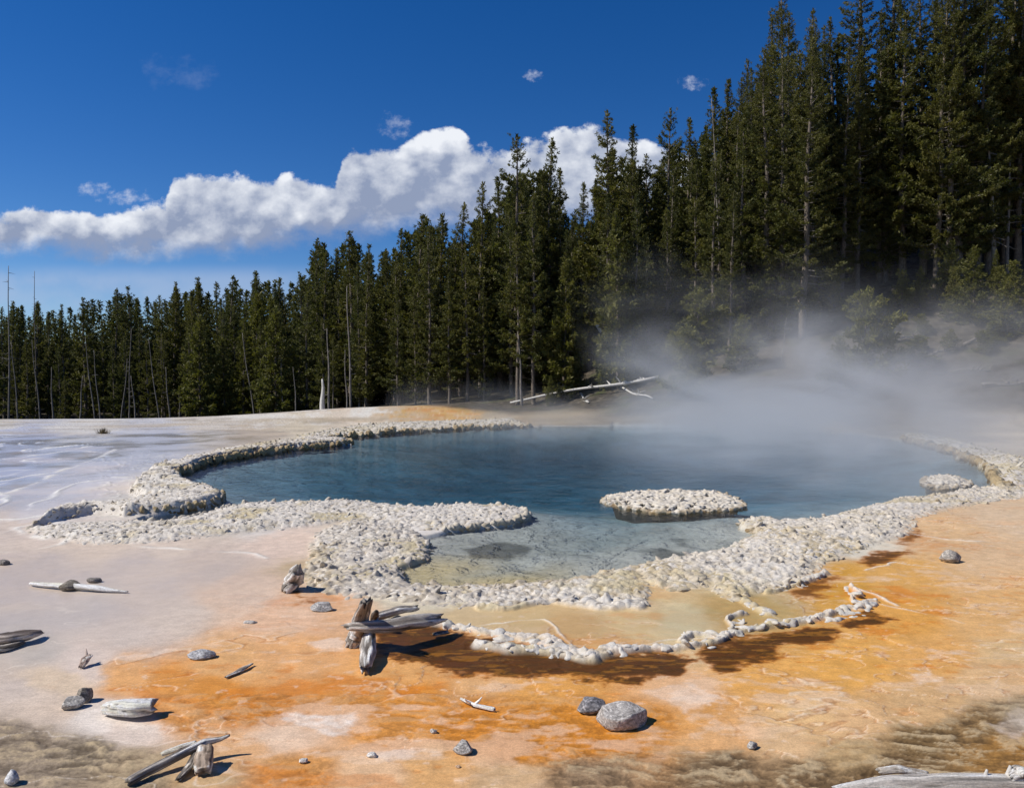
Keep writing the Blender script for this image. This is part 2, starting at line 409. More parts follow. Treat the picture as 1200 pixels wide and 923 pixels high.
def mat_bark(name, a, b, sc=6):
    m, t, out = material(name)
    co = objco(t)
    n = t.noise(t.vm('MULTIPLY', co, (4, 4, .7)), sc, 5, .65)
    principled(t, out, t.mix(t.mr(n, .3, .7), a, b), .9, t.bump(n, .6, .03), .2)
    return m

def mat_steam():
    m, t, out = material('steam')
    co = objco(t)
    sx = t.new('ShaderNodeSeparateXYZ'); t.l.new(co, sx.inputs[0]); x, y, z = sx.outputs
    warp = t.noise(t.vm('MULTIPLY', co, (1, 1, .8)), .16, 2, .5)
    sk = t.new('ShaderNodeMapping'); sk.inputs['Rotation'].default_value = (0, R(-32), 0); sk.inputs['Scale'].default_value = (.62, .8, 1.25); t.l.new(co, sk.inputs[0])
    n = t.noise(sk.outputs[0], .30, 5, .6, 1.1)
    zz = t.m('ADD', z, t.m('MULTIPLY', t.m('SUBTRACT', warp, .5), -5.0))
    # several drifting plumes: centre x, y, radius x, y, height, weight
    tot = None
    for (cx, cy, rx, ry, hh, w) in PLUMES:
        dx = t.m('DIVIDE', t.m('SUBTRACT', x, t.m('ADD', cx, t.m('MULTIPLY', z, -.35))), rx); dy = t.m('DIVIDE', t.m('SUBTRACT', y, cy), ry)
        r2 = t.m('ADD', t.m('MULTIPLY', dx, dx), t.m('MULTIPLY', dy, dy))
        k = t.m('MULTIPLY', t.mr(r2, 1.0, 0.0), t.mr(zz, hh, hh * -.1))
        k = t.m('MULTIPLY', k, w)
        tot = k if tot is None else t.m('ADD', tot, k)
    d = t.m('MULTIPLY', tot, t.mr(n, .42, .64, .04, 1.6))
    pv = t.new('ShaderNodeVolumePrincipled'); pv.inputs['Color'].default_value = (.84, .85, .87, 1); pv.inputs['Anisotropy'].default_value = .2
    t.put(pv.inputs['Density'], t.m('MULTIPLY', d, STEAM_D))
    t.l.new(pv.outputs[0], out.inputs['Volume'])
    return m

STEAM_D = .145
PLUMES = [(14, 32, 11, 12, 4.2, 1.0), (22, 37, 15, 9, 6.0, .75), (11.5, 37, 7.5, 9, 8.2, 1.1), (6.5, 18, 3.6, 5, 1.7, .7), (9, 25, 7, 9, 3.0, 1.0), (2, 37, 10, 9, 1.8, .55), (30, 42, 11, 10, 8.5, .8), (20, 40, 9, 8, 9.0, .5)]

M = dict(ground=mat_ground(), knob=mat_knob(), rock=mat_col('grey_rock', 85, 1.0, .014, .9, .5, 1.3), wood=mat_wood(),
         water=mat_water(), needle=mat_needles(), bark=mat_bark('pine_bark', (.065, .052, .042, 1), (.24, .20, .16, 1)), snag=mat_bark('bare_grey_wood', (.10, .088, .076, 1), (.30, .27, .24, 1)),
         bleached=mat_bark('bleached_wood', (.42, .40, .36, 1), (.72, .69, .64, 1)), steam=mat_steam(), dry=mat_bark('dry_stems', (.10, .075, .04, 1), (.24, .19, .11, 1)))

# ------------------------------------------------------------------ ground sheet
def build_ground():
    us = np.arange(-.74, .7401, .0016)
    side = .74 + np.cumsum(.0016 * 1.13 ** np.arange(1, 52))
    us = np.concatenate([-side[::-1], us, side])
    py = np.concatenate([np.arange(1010, 800, -1.0), np.arange(800, 500, -.62), np.arange(500, 489, -1.0)])
    ys = np.array([P(600, q)[1] for q in py])
    y = ys[-1]; far = []
    stp = .5
    while y < 900:
        y += stp; far.append(y)
        if y > 75: stp *= 1.05
    nearrows = np.linspace(-14, ys[0], 22)[:-1]
    ys = np.concatenate([nearrows, ys, far])
    Wd = np.maximum(ys, 4.3)
    X = us[None, :] * Wd[:, None]; Y = np.repeat(ys[:, None], len(us), 1)
    nr, nc = X.shape
    x, y = X.ravel(), Y.ravel()
    z, sd, sh, rim, rid, bay, cav = surface(x, y, True)
    U, V = chart(x, y)
    # colour map
    wu = U + 26 * fbm(x * .9, y * .7, 21, 4) + 16 * fbm(x * 4, y * 3, 25, 5, 2.1, .65); wv = V + 13 * fbm(x * .8, y * .6, 31, 4) + 9 * fbm(x * 4, y * 2.4, 35, 5, 2.1, .65)
    col = np.zeros((len(x), 3)); 
    for a in range(0, len(x), 100000):
        b = slice(a, a + 100000)
        du = (wu[b, None] - CS[None, :, 0]) / 1.9; dv = wv[b, None] - CS[None, :, 1]
        w = 1.0 / (du * du + dv * dv + 40.0) ** 2.3
        col[b] = (w @ CSL) / w.sum(1)[:, None]
    # mottling of the mats: pale crust showing through, deeper streaks
    org = np.clip((col[:, 0] - col[:, 2] - .28) / .35, 0, 1)
    f1 = fbm(x * 1.3, y * 2.6, 41, 5, 2.1, .6); f2 = fbm(x * 5, y * 8, 43, 4, 2.1, .6); f3 = fbm(x * .5, y * 1.6, 47, 4)
    pale = lin((232, 208, 184)); deep = lin((212, 126, 32))
    k = (org * sst(.16, .42, f1 + .5 * f2) * .45)[:, None]; col = col * (1 - k) + pale * k
    k = (org * sst(.05, .4, -f1 * .6 + f3 * .6 - .55 * f2) * .7)[:, None]; col = col * (1 - k) + deep * k
    k = (np.clip(org * 3, 0, 1) * sst(.55, .62, fbm(x * 9, y * 13, 51, 3)) * .4)[:, None]; col = col * (1 - k) + pale * k
    # fine crack / runnel lines on the crust
    cl = np.abs(fbm(x * 1.1, y * 1.9, 61, 4)); crack = np.exp(-(cl / .012) ** 2) * sst(.1, .4, fbm(x * .4, y * .4, 63, 2))
    k = (crack * .5 * (V > 600))[:, None]; col = col * (1 - k) + lin((236, 222, 205)) * k
    wx_ = x + .16 * fbm(x * 2, y * 2, 71, 6, 2.1, .65); wy_ = y + .22 * fbm(x * 2, y * 2, 73, 6, 2.1, .65)
    w1 = .5 * fbm(x * 1.5, y * 1.5, 201, 4)
    for sc, sd_, wd in ((1.5, 203, .02), (3.4, 207, .03)):
        lv = fbm(x * sc + w1, y * sc * 1.5 + w1, sd_, 4); on_ = np.clip(org * 2.5, 0, 1) * sst(.0, .3, fbm(x * .9, y * .9, sd_ + 1, 3))
        k = (np.exp(-((lv - .02) / wd) ** 2) * on_ * .45)[:, None]; col = col * (1 - k) + lin((240, 222, 196)) * k
        k = (np.exp(-((lv + .03) / wd) ** 2) * on_ * .45)[:, None]; col = col * (1 - k) + lin((166, 92, 26)) * k
        z = z + .006 * sst(-.03, .03, lv) * on_ * (sd > .3)
    near = (y > 3) & (y < 30) & (np.abs(x) < 20)
    for poly, s in WHITE:
        d = sdf_poly(wx_[near], wy_[near], poly)
        q = np.zeros(len(x)); q[near] = sst(.03, -.04, d) * s * (.55 + .45 * sst(-.3, .2, f2[near]))
        k = q[:, None]; col = col * (1 - k) + lin((232, 218, 204)) * k
    brown = np.zeros(len(x))
    for poly, s in BROWN:
        d = sdf_poly(wx_[near], wy_[near], poly)
        q = np.zeros(len(x)); q[near] = sst(.10, -.14, d + .20 * fbm(x[near] * 5, y[near] * 8, 77, 5, 2.1, .65)) * s
        brown = np.maximum(brown, q)
    strands = fbm(x * 5 + 2 * f1, y * 14, 81, 5, 2.1, .65) * 1.3
    bc = lin((86, 50, 10))[None] * (1 - sst(-.3, .3, strands))[:, None] + lin((58, 40, 10))[None] * sst(-.3, .3, strands)[:, None]
    bs = sst(.08, .4, strands)[:, None] * .75; bc = bc * (1 - bs) + lin((150, 98, 28))[None] * bs
    k = (sst(.0, .5, brown) * .8)[:, None]; col = col * (1 - k) + lin((178, 106, 26)) * k
    k = (sst(.2, .8, brown) * .95)[:, None]; col = col * (1 - k) + bc * k
    # grey brown mat at the bottom of the picture: wrinkled ridges
    mat = np.clip(1.35 - (col.sum(1) / 1.05), 0, 1) * (V > 820) * (1 - brown)
    wr = fbm(x * 8 + 1.6 * fbm(x * 2, y * 2, 90, 3), y * 15 + 1.6 * fbm(x * 2, y * 2, 94, 3), 91, 4, 2.1, .65) * 1.25
    k = (mat * sst(.0, .35, wr) * .7)[:, None]; col = col * (1 - k) + lin((196, 174, 138)) * k
    k = (mat * sst(-.05, -.4, wr) * .6)[:, None]; col = col * (1 - k) + lin((62, 46, 26)) * k
    z = z + mat * .022 * wr
    z = z + org * .006 * f2 * (sd > 0)
    fw = sst(520, 505, V) * (org < .5)
    st_ = fbm(x * .5, y * 1.1, 161, 5, 2.1, .65); k = (fw * sst(.0, .45, st_) * .55)[:, None]; col = col * (1 - k) + lin((150, 138, 120)) * k
    k = (fw * sst(.1, .5, fbm(x * .16, y * .5, 163, 4)) * .5)[:, None]; col = col * (1 - k) + lin((178, 160, 132)) * k
    lf = sst(330, 250, U) * sst(515, 530, V) * sst(800, 700, V)
    k = (lf * sst(.1, .5, fbm(x * .8, y * .5, 165, 4)) * .35)[:, None]; col = col * (1 - k) + lin((224, 204, 186)) * k
    # shelves, rims, ridges are pale sinter with yellowish hollows
    fy = fbm(x * 1.5, y * 1.5, 95, 3)
    sc_ = lin((222, 214, 202))[None] * (1 - sst(.1, .5, fy))[:, None] + lin((204, 190, 156))[None] * sst(.1, .5, fy)[:, None]
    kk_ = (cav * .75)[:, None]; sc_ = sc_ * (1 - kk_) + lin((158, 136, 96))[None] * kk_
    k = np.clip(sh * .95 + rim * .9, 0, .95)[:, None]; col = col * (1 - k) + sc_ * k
    k = np.clip(rid, 0, 1)[:, None] * .85; col = col * (1 - k) + lin((232, 226, 214)) * k
    # terracettes on the left flat
    tz = sst(90, 130, U) * sst(260, 200, U) * sst(525, 545, V) * sst(625, 600, V)
    tl_ = fbm(x * .55 + .2 * fbm(x * 2, y * 2, 5, 2), y * .40, 97, 4); ridge = np.exp(-((np.abs((tl_ * 6) % 1 - .5)) / .09) ** 2) * tz
    z = z + ridge * .022; k = (ridge * .6)[:, None]; col = col * (1 - k) + lin((226, 220, 206)) * k
    tz2 = sst(150, 90, U) * sst(505, 520, V) * sst(640, 600, V)
    tl2 = fbm(x * .35, y * .16, 99, 4); ridge2 = np.exp(-((np.abs((tl2 * 4) % 1 - .5)) / .07) ** 2) * tz2 * sst(-.35, .2, fbm(x * .7, y * .5, 101, 2))
    z = z + ridge2 * .03; k = (ridge2 * .95)[:, None]; col = col * (1 - k) + lin((240, 236, 226)) * k
    # basin floor
    inn = sst(.02, -.10, sd)
    bf = fbm(x * 1.2, y * 1.2, 111, 5, 2.1, .6)
    floor_shallow = lin((188, 190, 184))[None] * (1 + .35 * bf)[:, None]
    spots = sst(.38, .5, fbm(x * .8, y * .5, 113, 3))[:, None]
    floor_shallow = floor_shallow * (1 - .65 * spots)
    cream = (sst(1.6, .3, -sd) * sst(700, 620, U) * sst(640, 665, V))[:, None]
    floor_shallow = floor_shallow * (1 - cream) + lin((206, 190, 148)) * cream
    fl_deep = lin((158, 172, 182))[None] * (1 + .5 * bf)[:, None]
    b = sst(-.3, 5.5, bay)[:, None]
    flo = floor_shallow * (1 - b) + fl_deep * b
    col = col * (1 - inn[:, None]) + flo * inn[:, None]
    # wet film
    wet = np.zeros(len(x))
    FADE = {.96: 2.5, .55: .8, .6: .3}
    WET = [(W([(-300,512),(0,511),(120,509),(250,506),(300,508),(330,512),(240,530),(180,548),(120,575),(60,600),(0,606),(-300,610)]), .96), (W([(-200,655),(0,652),(120,648),(300,655),(320,665),(290,700),(180,740),(60,790),(-200,800)]), .55),
           (W([(500,722),(580,716),(660,716),(760,722),(850,720),(930,705),(920,725),(840,745),(740,756),(660,756),(580,750)]), .6)]
    for poly, s in WET:
        nn = (y < 50) & (y > 3)
        d = sdf_poly(wx_[nn], wy_[nn], poly); q = np.zeros(len(x)); q[nn] = sst(FADE[s], -FADE[s], d) * s * (1 - .5 * np.clip(ridge2[nn] + rid[nn], 0, 1))
        wet = np.maximum(wet, q)
    wet = np.maximum(wet, brown * .3); wet = np.maximum(wet, .28 * np.clip(org * 2, 0, 1) * sst(-.1, .3, f3))
    wet *= 1 - sh
    # forest floor
    s_ = hill_s(x, y); a = x / np.maximum(y, 5)
    duff = sst(.0, 3.0, s_ + 2.0 * fbm(x * .3, y * .3, 121, 3)) * sst(-.25, -.05, a) + sst(52, 56, y + 2 * fbm(x * .3, y * .3, 123, 3)) * sst(.0, -.1, a)
    duff = np.clip(duff + sst(75, 80, y), 0, 1)
    pale_slope = sst(.28, .42, a) * sst(9.5, 5.5, s_)
    duff = duff * (1 - .3 * pale_slope)
    k = (pale_slope * sst(.5, 2, s_))[:, None]; col = col * (1 - k) + lin((80, 74, 66)) * k
    far_white = sst(517, 510, V) * sst(42.5, 39, -y + 82) * 0
    crust = np.clip(sh * .6 + sst(520, 500, V) * (1 - duff) * .8 + rim * .5, 0, 1) * (sd > 0)
    idx = np.arange(nr * nc).reshape(nr, nc)
    f = np.stack([idx[:-1, :-1], idx[:-1, 1:], idx[1:, 1:], idx[1:, :-1]], -1).reshape(-1, 4)
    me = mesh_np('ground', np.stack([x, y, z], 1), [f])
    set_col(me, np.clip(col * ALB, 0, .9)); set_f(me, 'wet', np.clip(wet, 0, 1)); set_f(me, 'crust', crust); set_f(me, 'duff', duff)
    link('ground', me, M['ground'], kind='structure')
ALB = .91
build_ground()

# ------------------------------------------------------------------ pool water (closed body, its shore hidden in the ground)
def build_water():
    poly = np.array(POOL)
    c = poly.mean(0)
    hull = []
    # outline pushed a little into the banks
    n = len(poly)
    pts = [tuple(p) for p in poly]
    bm = bmesh.new()
    ring = []
    lo, hi = poly.min(0) - .4, poly.max(0) + .4
    outline = W([(185,568),(172,552),(300,526),(345,512),(480,499),(720,494),(930,499),(1090,514),(1185,550),(1190,582),(1060,600),(985,625),(900,650),(800,680),(700,700),(470,702),(440,690),(420,640),(350,612),(230,622),(150,624),(140,605)])
    vt = [bm.verts.new((a, b, 0)) for a, b in outline]
    vb = [bm.verts.new((a, b, -4)) for a, b in outline]
    bm.faces.new(vt); bm.faces.new(vb[::-1])
    for i in range(len(vt)):
        j = (i + 1) % len(vt); bm.faces.new((vt[i], vb[i], vb[j], vt[j]))
    bmesh.ops.recalc_face_normals(bm, faces=bm.faces)
    me = bpy.data.meshes.new('pool_water'); bm.to_mesh(me); bm.free()
    link('pool_water', me, M['water'], kind='structure')
build_water()

# ------------------------------------------------------------------ sinter knobs
def dome_template(seg=9):
    v = [(0, 0, 1.0)]
    for th in (32, 62, 90, 118):
        for k in range(seg):
            a = 2 * math.pi * (k + (.5 if th in (62, 118) else 0)) / seg
            v.append((math.sin(R(th)) * math.cos(a), math.sin(R(th)) * math.sin(a), math.cos(R(th))))
    tri, quad = [], []
    for k in range(seg): tri.append((0, 1 + k, 1 + (k + 1) % seg))
    for r in range(3):
        for k in range(seg):
            a, b = 1 + r * seg + k, 1 + r * seg + (k + 1) % seg
            quad.append((a, a + seg, b + seg, b))
    for k in range(seg): tri.append((1 + 3 * seg + k, len(v), 1 + 3 * seg + (k + 1) % seg))
    v.append((0, 0, -.75))
    return np.array(v), np.array(tri), np.array(quad)
DV, DT, DQ = dome_template()

from mathutils.kdtree import KDTree
def fuse(name, me, centres, tint, voxel, smooth=2):
    """melt overlapping knobs into one continuous lumpy crust; colours follow the nearest knobs"""
    o = bpy.data.objects.new('fusing', me); COL.objects.link(o)
    r = o.modifiers.new('r', 'REMESH'); r.mode = 'VOXEL'; r.voxel_size = voxel; r.adaptivity = 0; r.use_smooth_shade = True
    if smooth: q = o.modifiers.new('s', 'SMOOTH'); q.iterations = smooth; q.factor = .5
    dg = bpy.context.evaluated_depsgraph_get(); dg.update()
    new = bpy.data.meshes.new_from_object(o.evaluated_get(dg)); new.name = name
    bpy.data.objects.remove(o); bpy.data.meshes.remove(me)
    kd = KDTree(len(centres))
    for i, c in enumerate(centres): kd.insert(c, i)
    kd.balance()
    n = len(new.vertices); co = np.empty(n * 3, np.float32); new.vertices.foreach_get('co', co); co = co.reshape(-1, 3)
    near = np.array([[h[1] for h in kd.find_n(c, 2)] for c in co])
    col = tint[near[:, 0]] * .65 + tint[near[:, 1]] * .35
    new.materials.clear(); set_col(new, np.clip(col, 0, .9))
    print(name, n)
    return new

def knob_mesh(name, c, rad, flat, tint, jitter=.11):
    """c (n,3) centres; rad (n,) ; flat (n,) height ratio; tint (n,3)"""
    n = len(c); k = len(DV)
    ang = RNG.uniform(0, 6.28, n); el = RNG.uniform(.65, 1.55, n)
    tv = DV[None] * (1 + RNG.normal(0, 1, (n, k, 1)) * np.broadcast_to(jitter, n)[:, None, None])
    sx = rad * el; sy = rad / el; sz = rad * flat
    vx, vy, vz = tv[..., 0] * sx[:, None], tv[..., 1] * sy[:, None], tv[..., 2] * sz[:, None]
    # tilt
    tx = RNG.normal(0, .38, n)[:, None]
    vz = vz + vx * tx
    ca, sa = np.cos(ang)[:, None], np.sin(ang)[:, None]
    X = vx * ca - vy * sa + c[:, None, 0]; Y = vx * sa + vy * ca + c[:, None, 1]; Z = vz + c[:, None, 2]
    v = np.stack([X, Y, Z], -1).reshape(-1, 3)
    off = (np.arange(n) * k)[:, None, None]
    me = mesh_np(name, v, [(DT[None] + off).reshape(-1, 3), (DQ[None] + off).reshape(-1, 4)])
    set_col(me, np.repeat(np.clip(tint, 0, .9), k, 0))
    return me

TINT = {'l': ((208, 200, 188), (182, 164, 132)), 'w': ((218, 212, 204), (192, 180, 158)), 'y': ((216, 208, 190), (198, 182, 140)), 'f': ((214, 205, 193), (190, 168, 122)), 'r': ((226, 217, 203), (202, 182, 138))}
def build_knobs():
    C, RA, FL, TI, JI = [], [], [], [], []
    def add(x, y, z, r, fl, ti, ji=.13): C.append(np.stack([x, y, z], 1)); RA.append(r); FL.append(fl); TI.append(ti); JI.append(np.full(len(x), ji))
    for poly, h, spc, t in SHELVES:
        p = np.array(poly); h = max(h, .101) if t in 'lwy' else h; lo, hi = p.min(0) - .2, p.max(0) + .2
        gx, gy = np.meshgrid(np.arange(lo[0], hi[0], spc), np.arange(lo[1], hi[1], spc))
        x = gx.ravel() + RNG.uniform(-.5, .5, gx.size) * spc; y = gy.ravel() + RNG.uniform(-.5, .5, gx.size) * spc
        wx = x + .10 * fbm(x * 1.1, y * 1.1, 1.0, 3); wy = y + .22 * fbm(x * .9, y * .9, 2.0, 3)
        d = sdf_poly(wx, wy, poly)
        cl = fbm(x * .9, y * .9, 131, 3)
        if t in 'f': keep = (d < .04) & ((cl > -.14) | (d > -.16))
        elif t == 'r': keep = (d < .05) & ((cl > -.22) | (d > -.15))
        else: keep = d < .03
        x, y, d, cl = x[keep], y[keep], d[keep], cl[keep]
        z = surface(x, y)
        keep = z > -.10; x, y, z, d, cl = x[keep], y[keep], z[keep], d[keep], cl[keep]
        z = np.maximum(z, -.03)
        base = spc * (.54 if t in 'lwy' else .57)
        r = base * np.exp(RNG.normal(0, .26 if t in 'lwy' else .42, len(x)))
        if t in 'fr': r = np.minimum(r * (1 + .5 * sst(.1, .5, cl)), .095)
        fl = RNG.uniform(.4, .75, len(x)) if t in 'lwy' else RNG.uniform(.5, 1.1, len(x))
        a, b = (lin(q) for q in TINT[t])
        m = np.clip(sst(-.2, .35, fbm(x * .7, y * .7, 141, 3)) * .55 + RNG.normal(0, .15, len(x)), 0, 1)[:, None]
        ti = (a * (1 - m) + b * m) * RNG.uniform(.66, .98, len(x))[:, None]
        low = sst(.06, -.02, z)[:, None] * .5      # stained where the water laps
        ti = ti * (1 - low) + lin((150, 124, 78)) * low
        add(x, y, z - r * .42, r, fl * .66, ti, .11 if t in 'lwy' else .17)
        # lip: knobs hanging down the bank where shelf meets pool
        if h > .1:
            pp = np.array(poly + [poly[0]]); seg = np.diff(pp, axis=0); L = np.hypot(seg[:, 0], seg[:, 1])
            for (ax, ay), (ex, ey), l in zip(pp[:-1], seg, L):
                n_ = int(l / (spc * .42)) + 1
                tt = RNG.uniform(0, 1, n_); xx = ax + ex * tt; yy = ay + ey * tt
                # shift back the warp so that lips follow the warped bank
                xx = xx - .10 * fbm(xx * 1.1, yy * 1.1, 1.0, 3); yy = yy - .22 * fbm(xx * .9, yy * .9, 2.0, 3)
                sdp = sdf_poly(xx + .10 * fbm(xx * 1.1, yy * 1.1, 1.0, 3), yy + .22 * fbm(xx * .9, yy * .9, 2.0, 3), POOL)
                kk = np.abs(sdp) < .35
                xx, yy = xx[kk], yy[kk]
                if not len(xx): continue
                zz = RNG.uniform(-.02, h * .95, len(xx))
                rr = spc * .62 * np.exp(RNG.normal(0, .25, len(xx)))
                c1, c2 = lin((186, 166, 128)), lin((120, 96, 62))
                m = (1 - np.clip(zz / h, 0, 1))[:, None]
                if t == 'w': c1 = lin((214, 206, 190)); c2 = lin((160, 140, 104))
                add(xx, yy, zz, rr, np.full(len(xx), 1.1), c1 * (1 - m) + c2 * m)
    for pts, w in RIMS:
        L = sum(math.dist(a, b) for a, b in zip(pts[:-1], pts[1:]))
        n_ = int(L * w * 2 / .0030)
        x, y = [], []
        for a, b in zip(pts[:-1], pts[1:]):
            q = int(n_ * math.dist(a, b) / L) + 1; tt = RNG.uniform(0, 1, q)
            x.append(a[0] + (b[0] - a[0]) * tt + RNG.normal(0, w * .55, q)); y.append(a[1] + (b[1] - a[1]) * tt + RNG.normal(0, w * .6, q))
        x, y = np.concatenate(x), np.concatenate(y)
        keep = fbm(x * 1.6, y * 1.6, 151, 2) > -.7; x, y = x[keep], y[keep]
        z = surface(x, y); z = z - .012; r = np.minimum(.026 * np.exp(RNG.normal(0, .5, len(x))), .06)
        a, b = lin((226, 222, 216)), lin((205, 190, 156)); m = RNG.uniform(0, .7, len(x))[:, None] ** 2
        add(x, y, z, r, RNG.uniform(.4, .7, len(x)), (a * (1 - m) + b * m) * .9)
    me = knob_mesh('knobs', np.concatenate(C), np.concatenate(RA), np.concatenate(FL), np.concatenate(TI) * ALB, np.concatenate(JI))
    me = fuse('sinter_crust', me, np.concatenate(C), np.concatenate(TI) * ALB, .015, 1)
    print('knobs', sum(map(len, C)))
    link('sinter_crust', me, M['knob'], kind='stuff')
build_knobs()

def island(pts, h, spc, label):
    poly = W(pts); p = np.array(poly); c = p.mean(0); lo, hi = p.min(0) - .2, p.max(0) + .2
    gx, gy = np.meshgrid(np.arange(lo[0], hi[0], spc), np.arange(lo[1], hi[1], spc))
    x = gx.ravel() + RNG.uniform(-.5, .5, gx.size) * spc; y = gy.ravel() + RNG.uniform(-.5, .5, gx.size) * spc
    d = sdf_poly(x, y, poly); k = d < .02; x, y, d = x[k], y[k], d[k]
    z = h * sst(.0, -.35, d) * (.8 + .25 * fbm(x, y, 5, 2)) + .02
    r = spc * .68 * np.exp(RNG.normal(0, .2, len(x)))
    C = [np.stack([x, y, z - r * .1], 1)]; RA = [r]; a, b = lin((222, 216, 206)), lin((196, 180, 150)); m = RNG.uniform(0, .6, len(x))[:, None]; T = [a * (1 - m) + b * m]
    pp = np.array(poly + [poly[0]])
    for q0, q1 in zip(pp[:-1], pp[1:]):
        n_ = int(math.dist(q0, q1) / (spc * .35)) + 1; tt = RNG.uniform(0, 1, n_)[:, None]
        e = q0 + (q1 - q0) * tt; zz = RNG.uniform(-.05, h * .5, n_)
        C.append(np.concatenate([e, zz[:, None]], 1)); RA.append(spc * .6 * np.exp(RNG.normal(0, .2, n_))); mm = (1 - np.clip(zz / (h * .6), 0, 1))[:, None]
        T.append(lin((206, 194, 172)) * (1 - mm) + lin((140, 118, 84)) * mm)
    # body under the knobs
    CC = np.concatenate(C) - np.array([c[0], c[1], 0])
    me = fuse('sinter_island', knob_mesh('knobs', CC, np.concatenate(RA), np.full(len(CC), .6), np.concatenate(T) * ALB), CC, np.concatenate(T) * ALB, .016, 1)
    o = link('sinter_island', me, M['knob'], loc=(c[0], c[1], 0), label=label, cat='island')
    bm = bmesh.new(); n = len(poly)
    top = [bm.verts.new(((q[0] - c[0]) * .9, (q[1] - c[1]) * .9, h * .55)) for q in poly]; bot = [bm.verts.new(((q[0] - c[0]) * .6, (q[1] - c[1]) * .6, -1.3)) for q in poly]
    bm.faces.new(top)
    for i in range(n): bm.faces.new((bot[i], bot[(i + 1) % n], top[(i + 1) % n], top[i]))
    bmesh.ops.recalc_face_normals(bm, faces=bm.faces)
    b_ = bpy.data.meshes.new('core'); bm.to_mesh(b_); bm.free(); set_col(b_, np.tile(lin((92, 92, 88)), (len(b_.vertices), 1)))
    link('core', b_, M['knob'], o)
island([(706,588),(712,583),(740,579),(790,577),(840,579),(866,587),(873,594),(860,598),(830,599),(800,602),(770,601),(735,596)], .09, .085, 'long low knobbly white sinter island lying in the steaming pool')
island([(1080,566),(1086,561),(1110,559),(1132,563),(1139,569),(1120,573),(1095,572)], .10, .10, 'small pale sinter islet near the right hand end of the pool')
island([(872,616),(880,611),(900,612),(905,619),(895,625),(878,622)], .10, .10, 'tiny rounded sinter knoll at the water edge below the larger island')

# ------------------------------------------------------------------ tubes, logs, rocks
def frame(d):
    d = d / (np.linalg.norm(d) + 1e-9)
    up = np.array([0, 0, 1.0]) if abs(d[2]) < .9 else np.array([1.0, 0, 0])
    a = np.cross(up, d); a /= np.linalg.norm(a); b = np.cross(d, a)
    return a, b

def tube(pts, radii, seg=6, cap=True, off=0):
    """returns verts, quads, tris"""
    pts = np.asarray(pts, float); n = len(pts)
    V, Q, T = [], [], []
    for i in range(n):
        d = pts[min(i + 1, n - 1)] - pts[max(i - 1, 0)]
        a, b = frame(d)
        for k in range(seg):
            th = 2 * math.pi * k / seg
            V.append(pts[i] + radii[i] * (math.cos(th) * a + math.sin(th) * b))
    for i in range(n - 1):
        for k in range(seg):
            p, q = off + i * seg + k, off + i * seg + (k + 1) % seg
            Q.append((p, q, q + seg, p + seg))
    if cap:
        V.append(pts[0]); V.append(pts[-1]); c0, c1 = off + n * seg, off + n * seg + 1
        for k in range(seg):
            T.append((c0, off + (k + 1) % seg, off + k)); T.append((c1, off + (n - 1) * seg + k, off + (n - 1) * seg + (k + 1) % seg))
    return V, Q, T

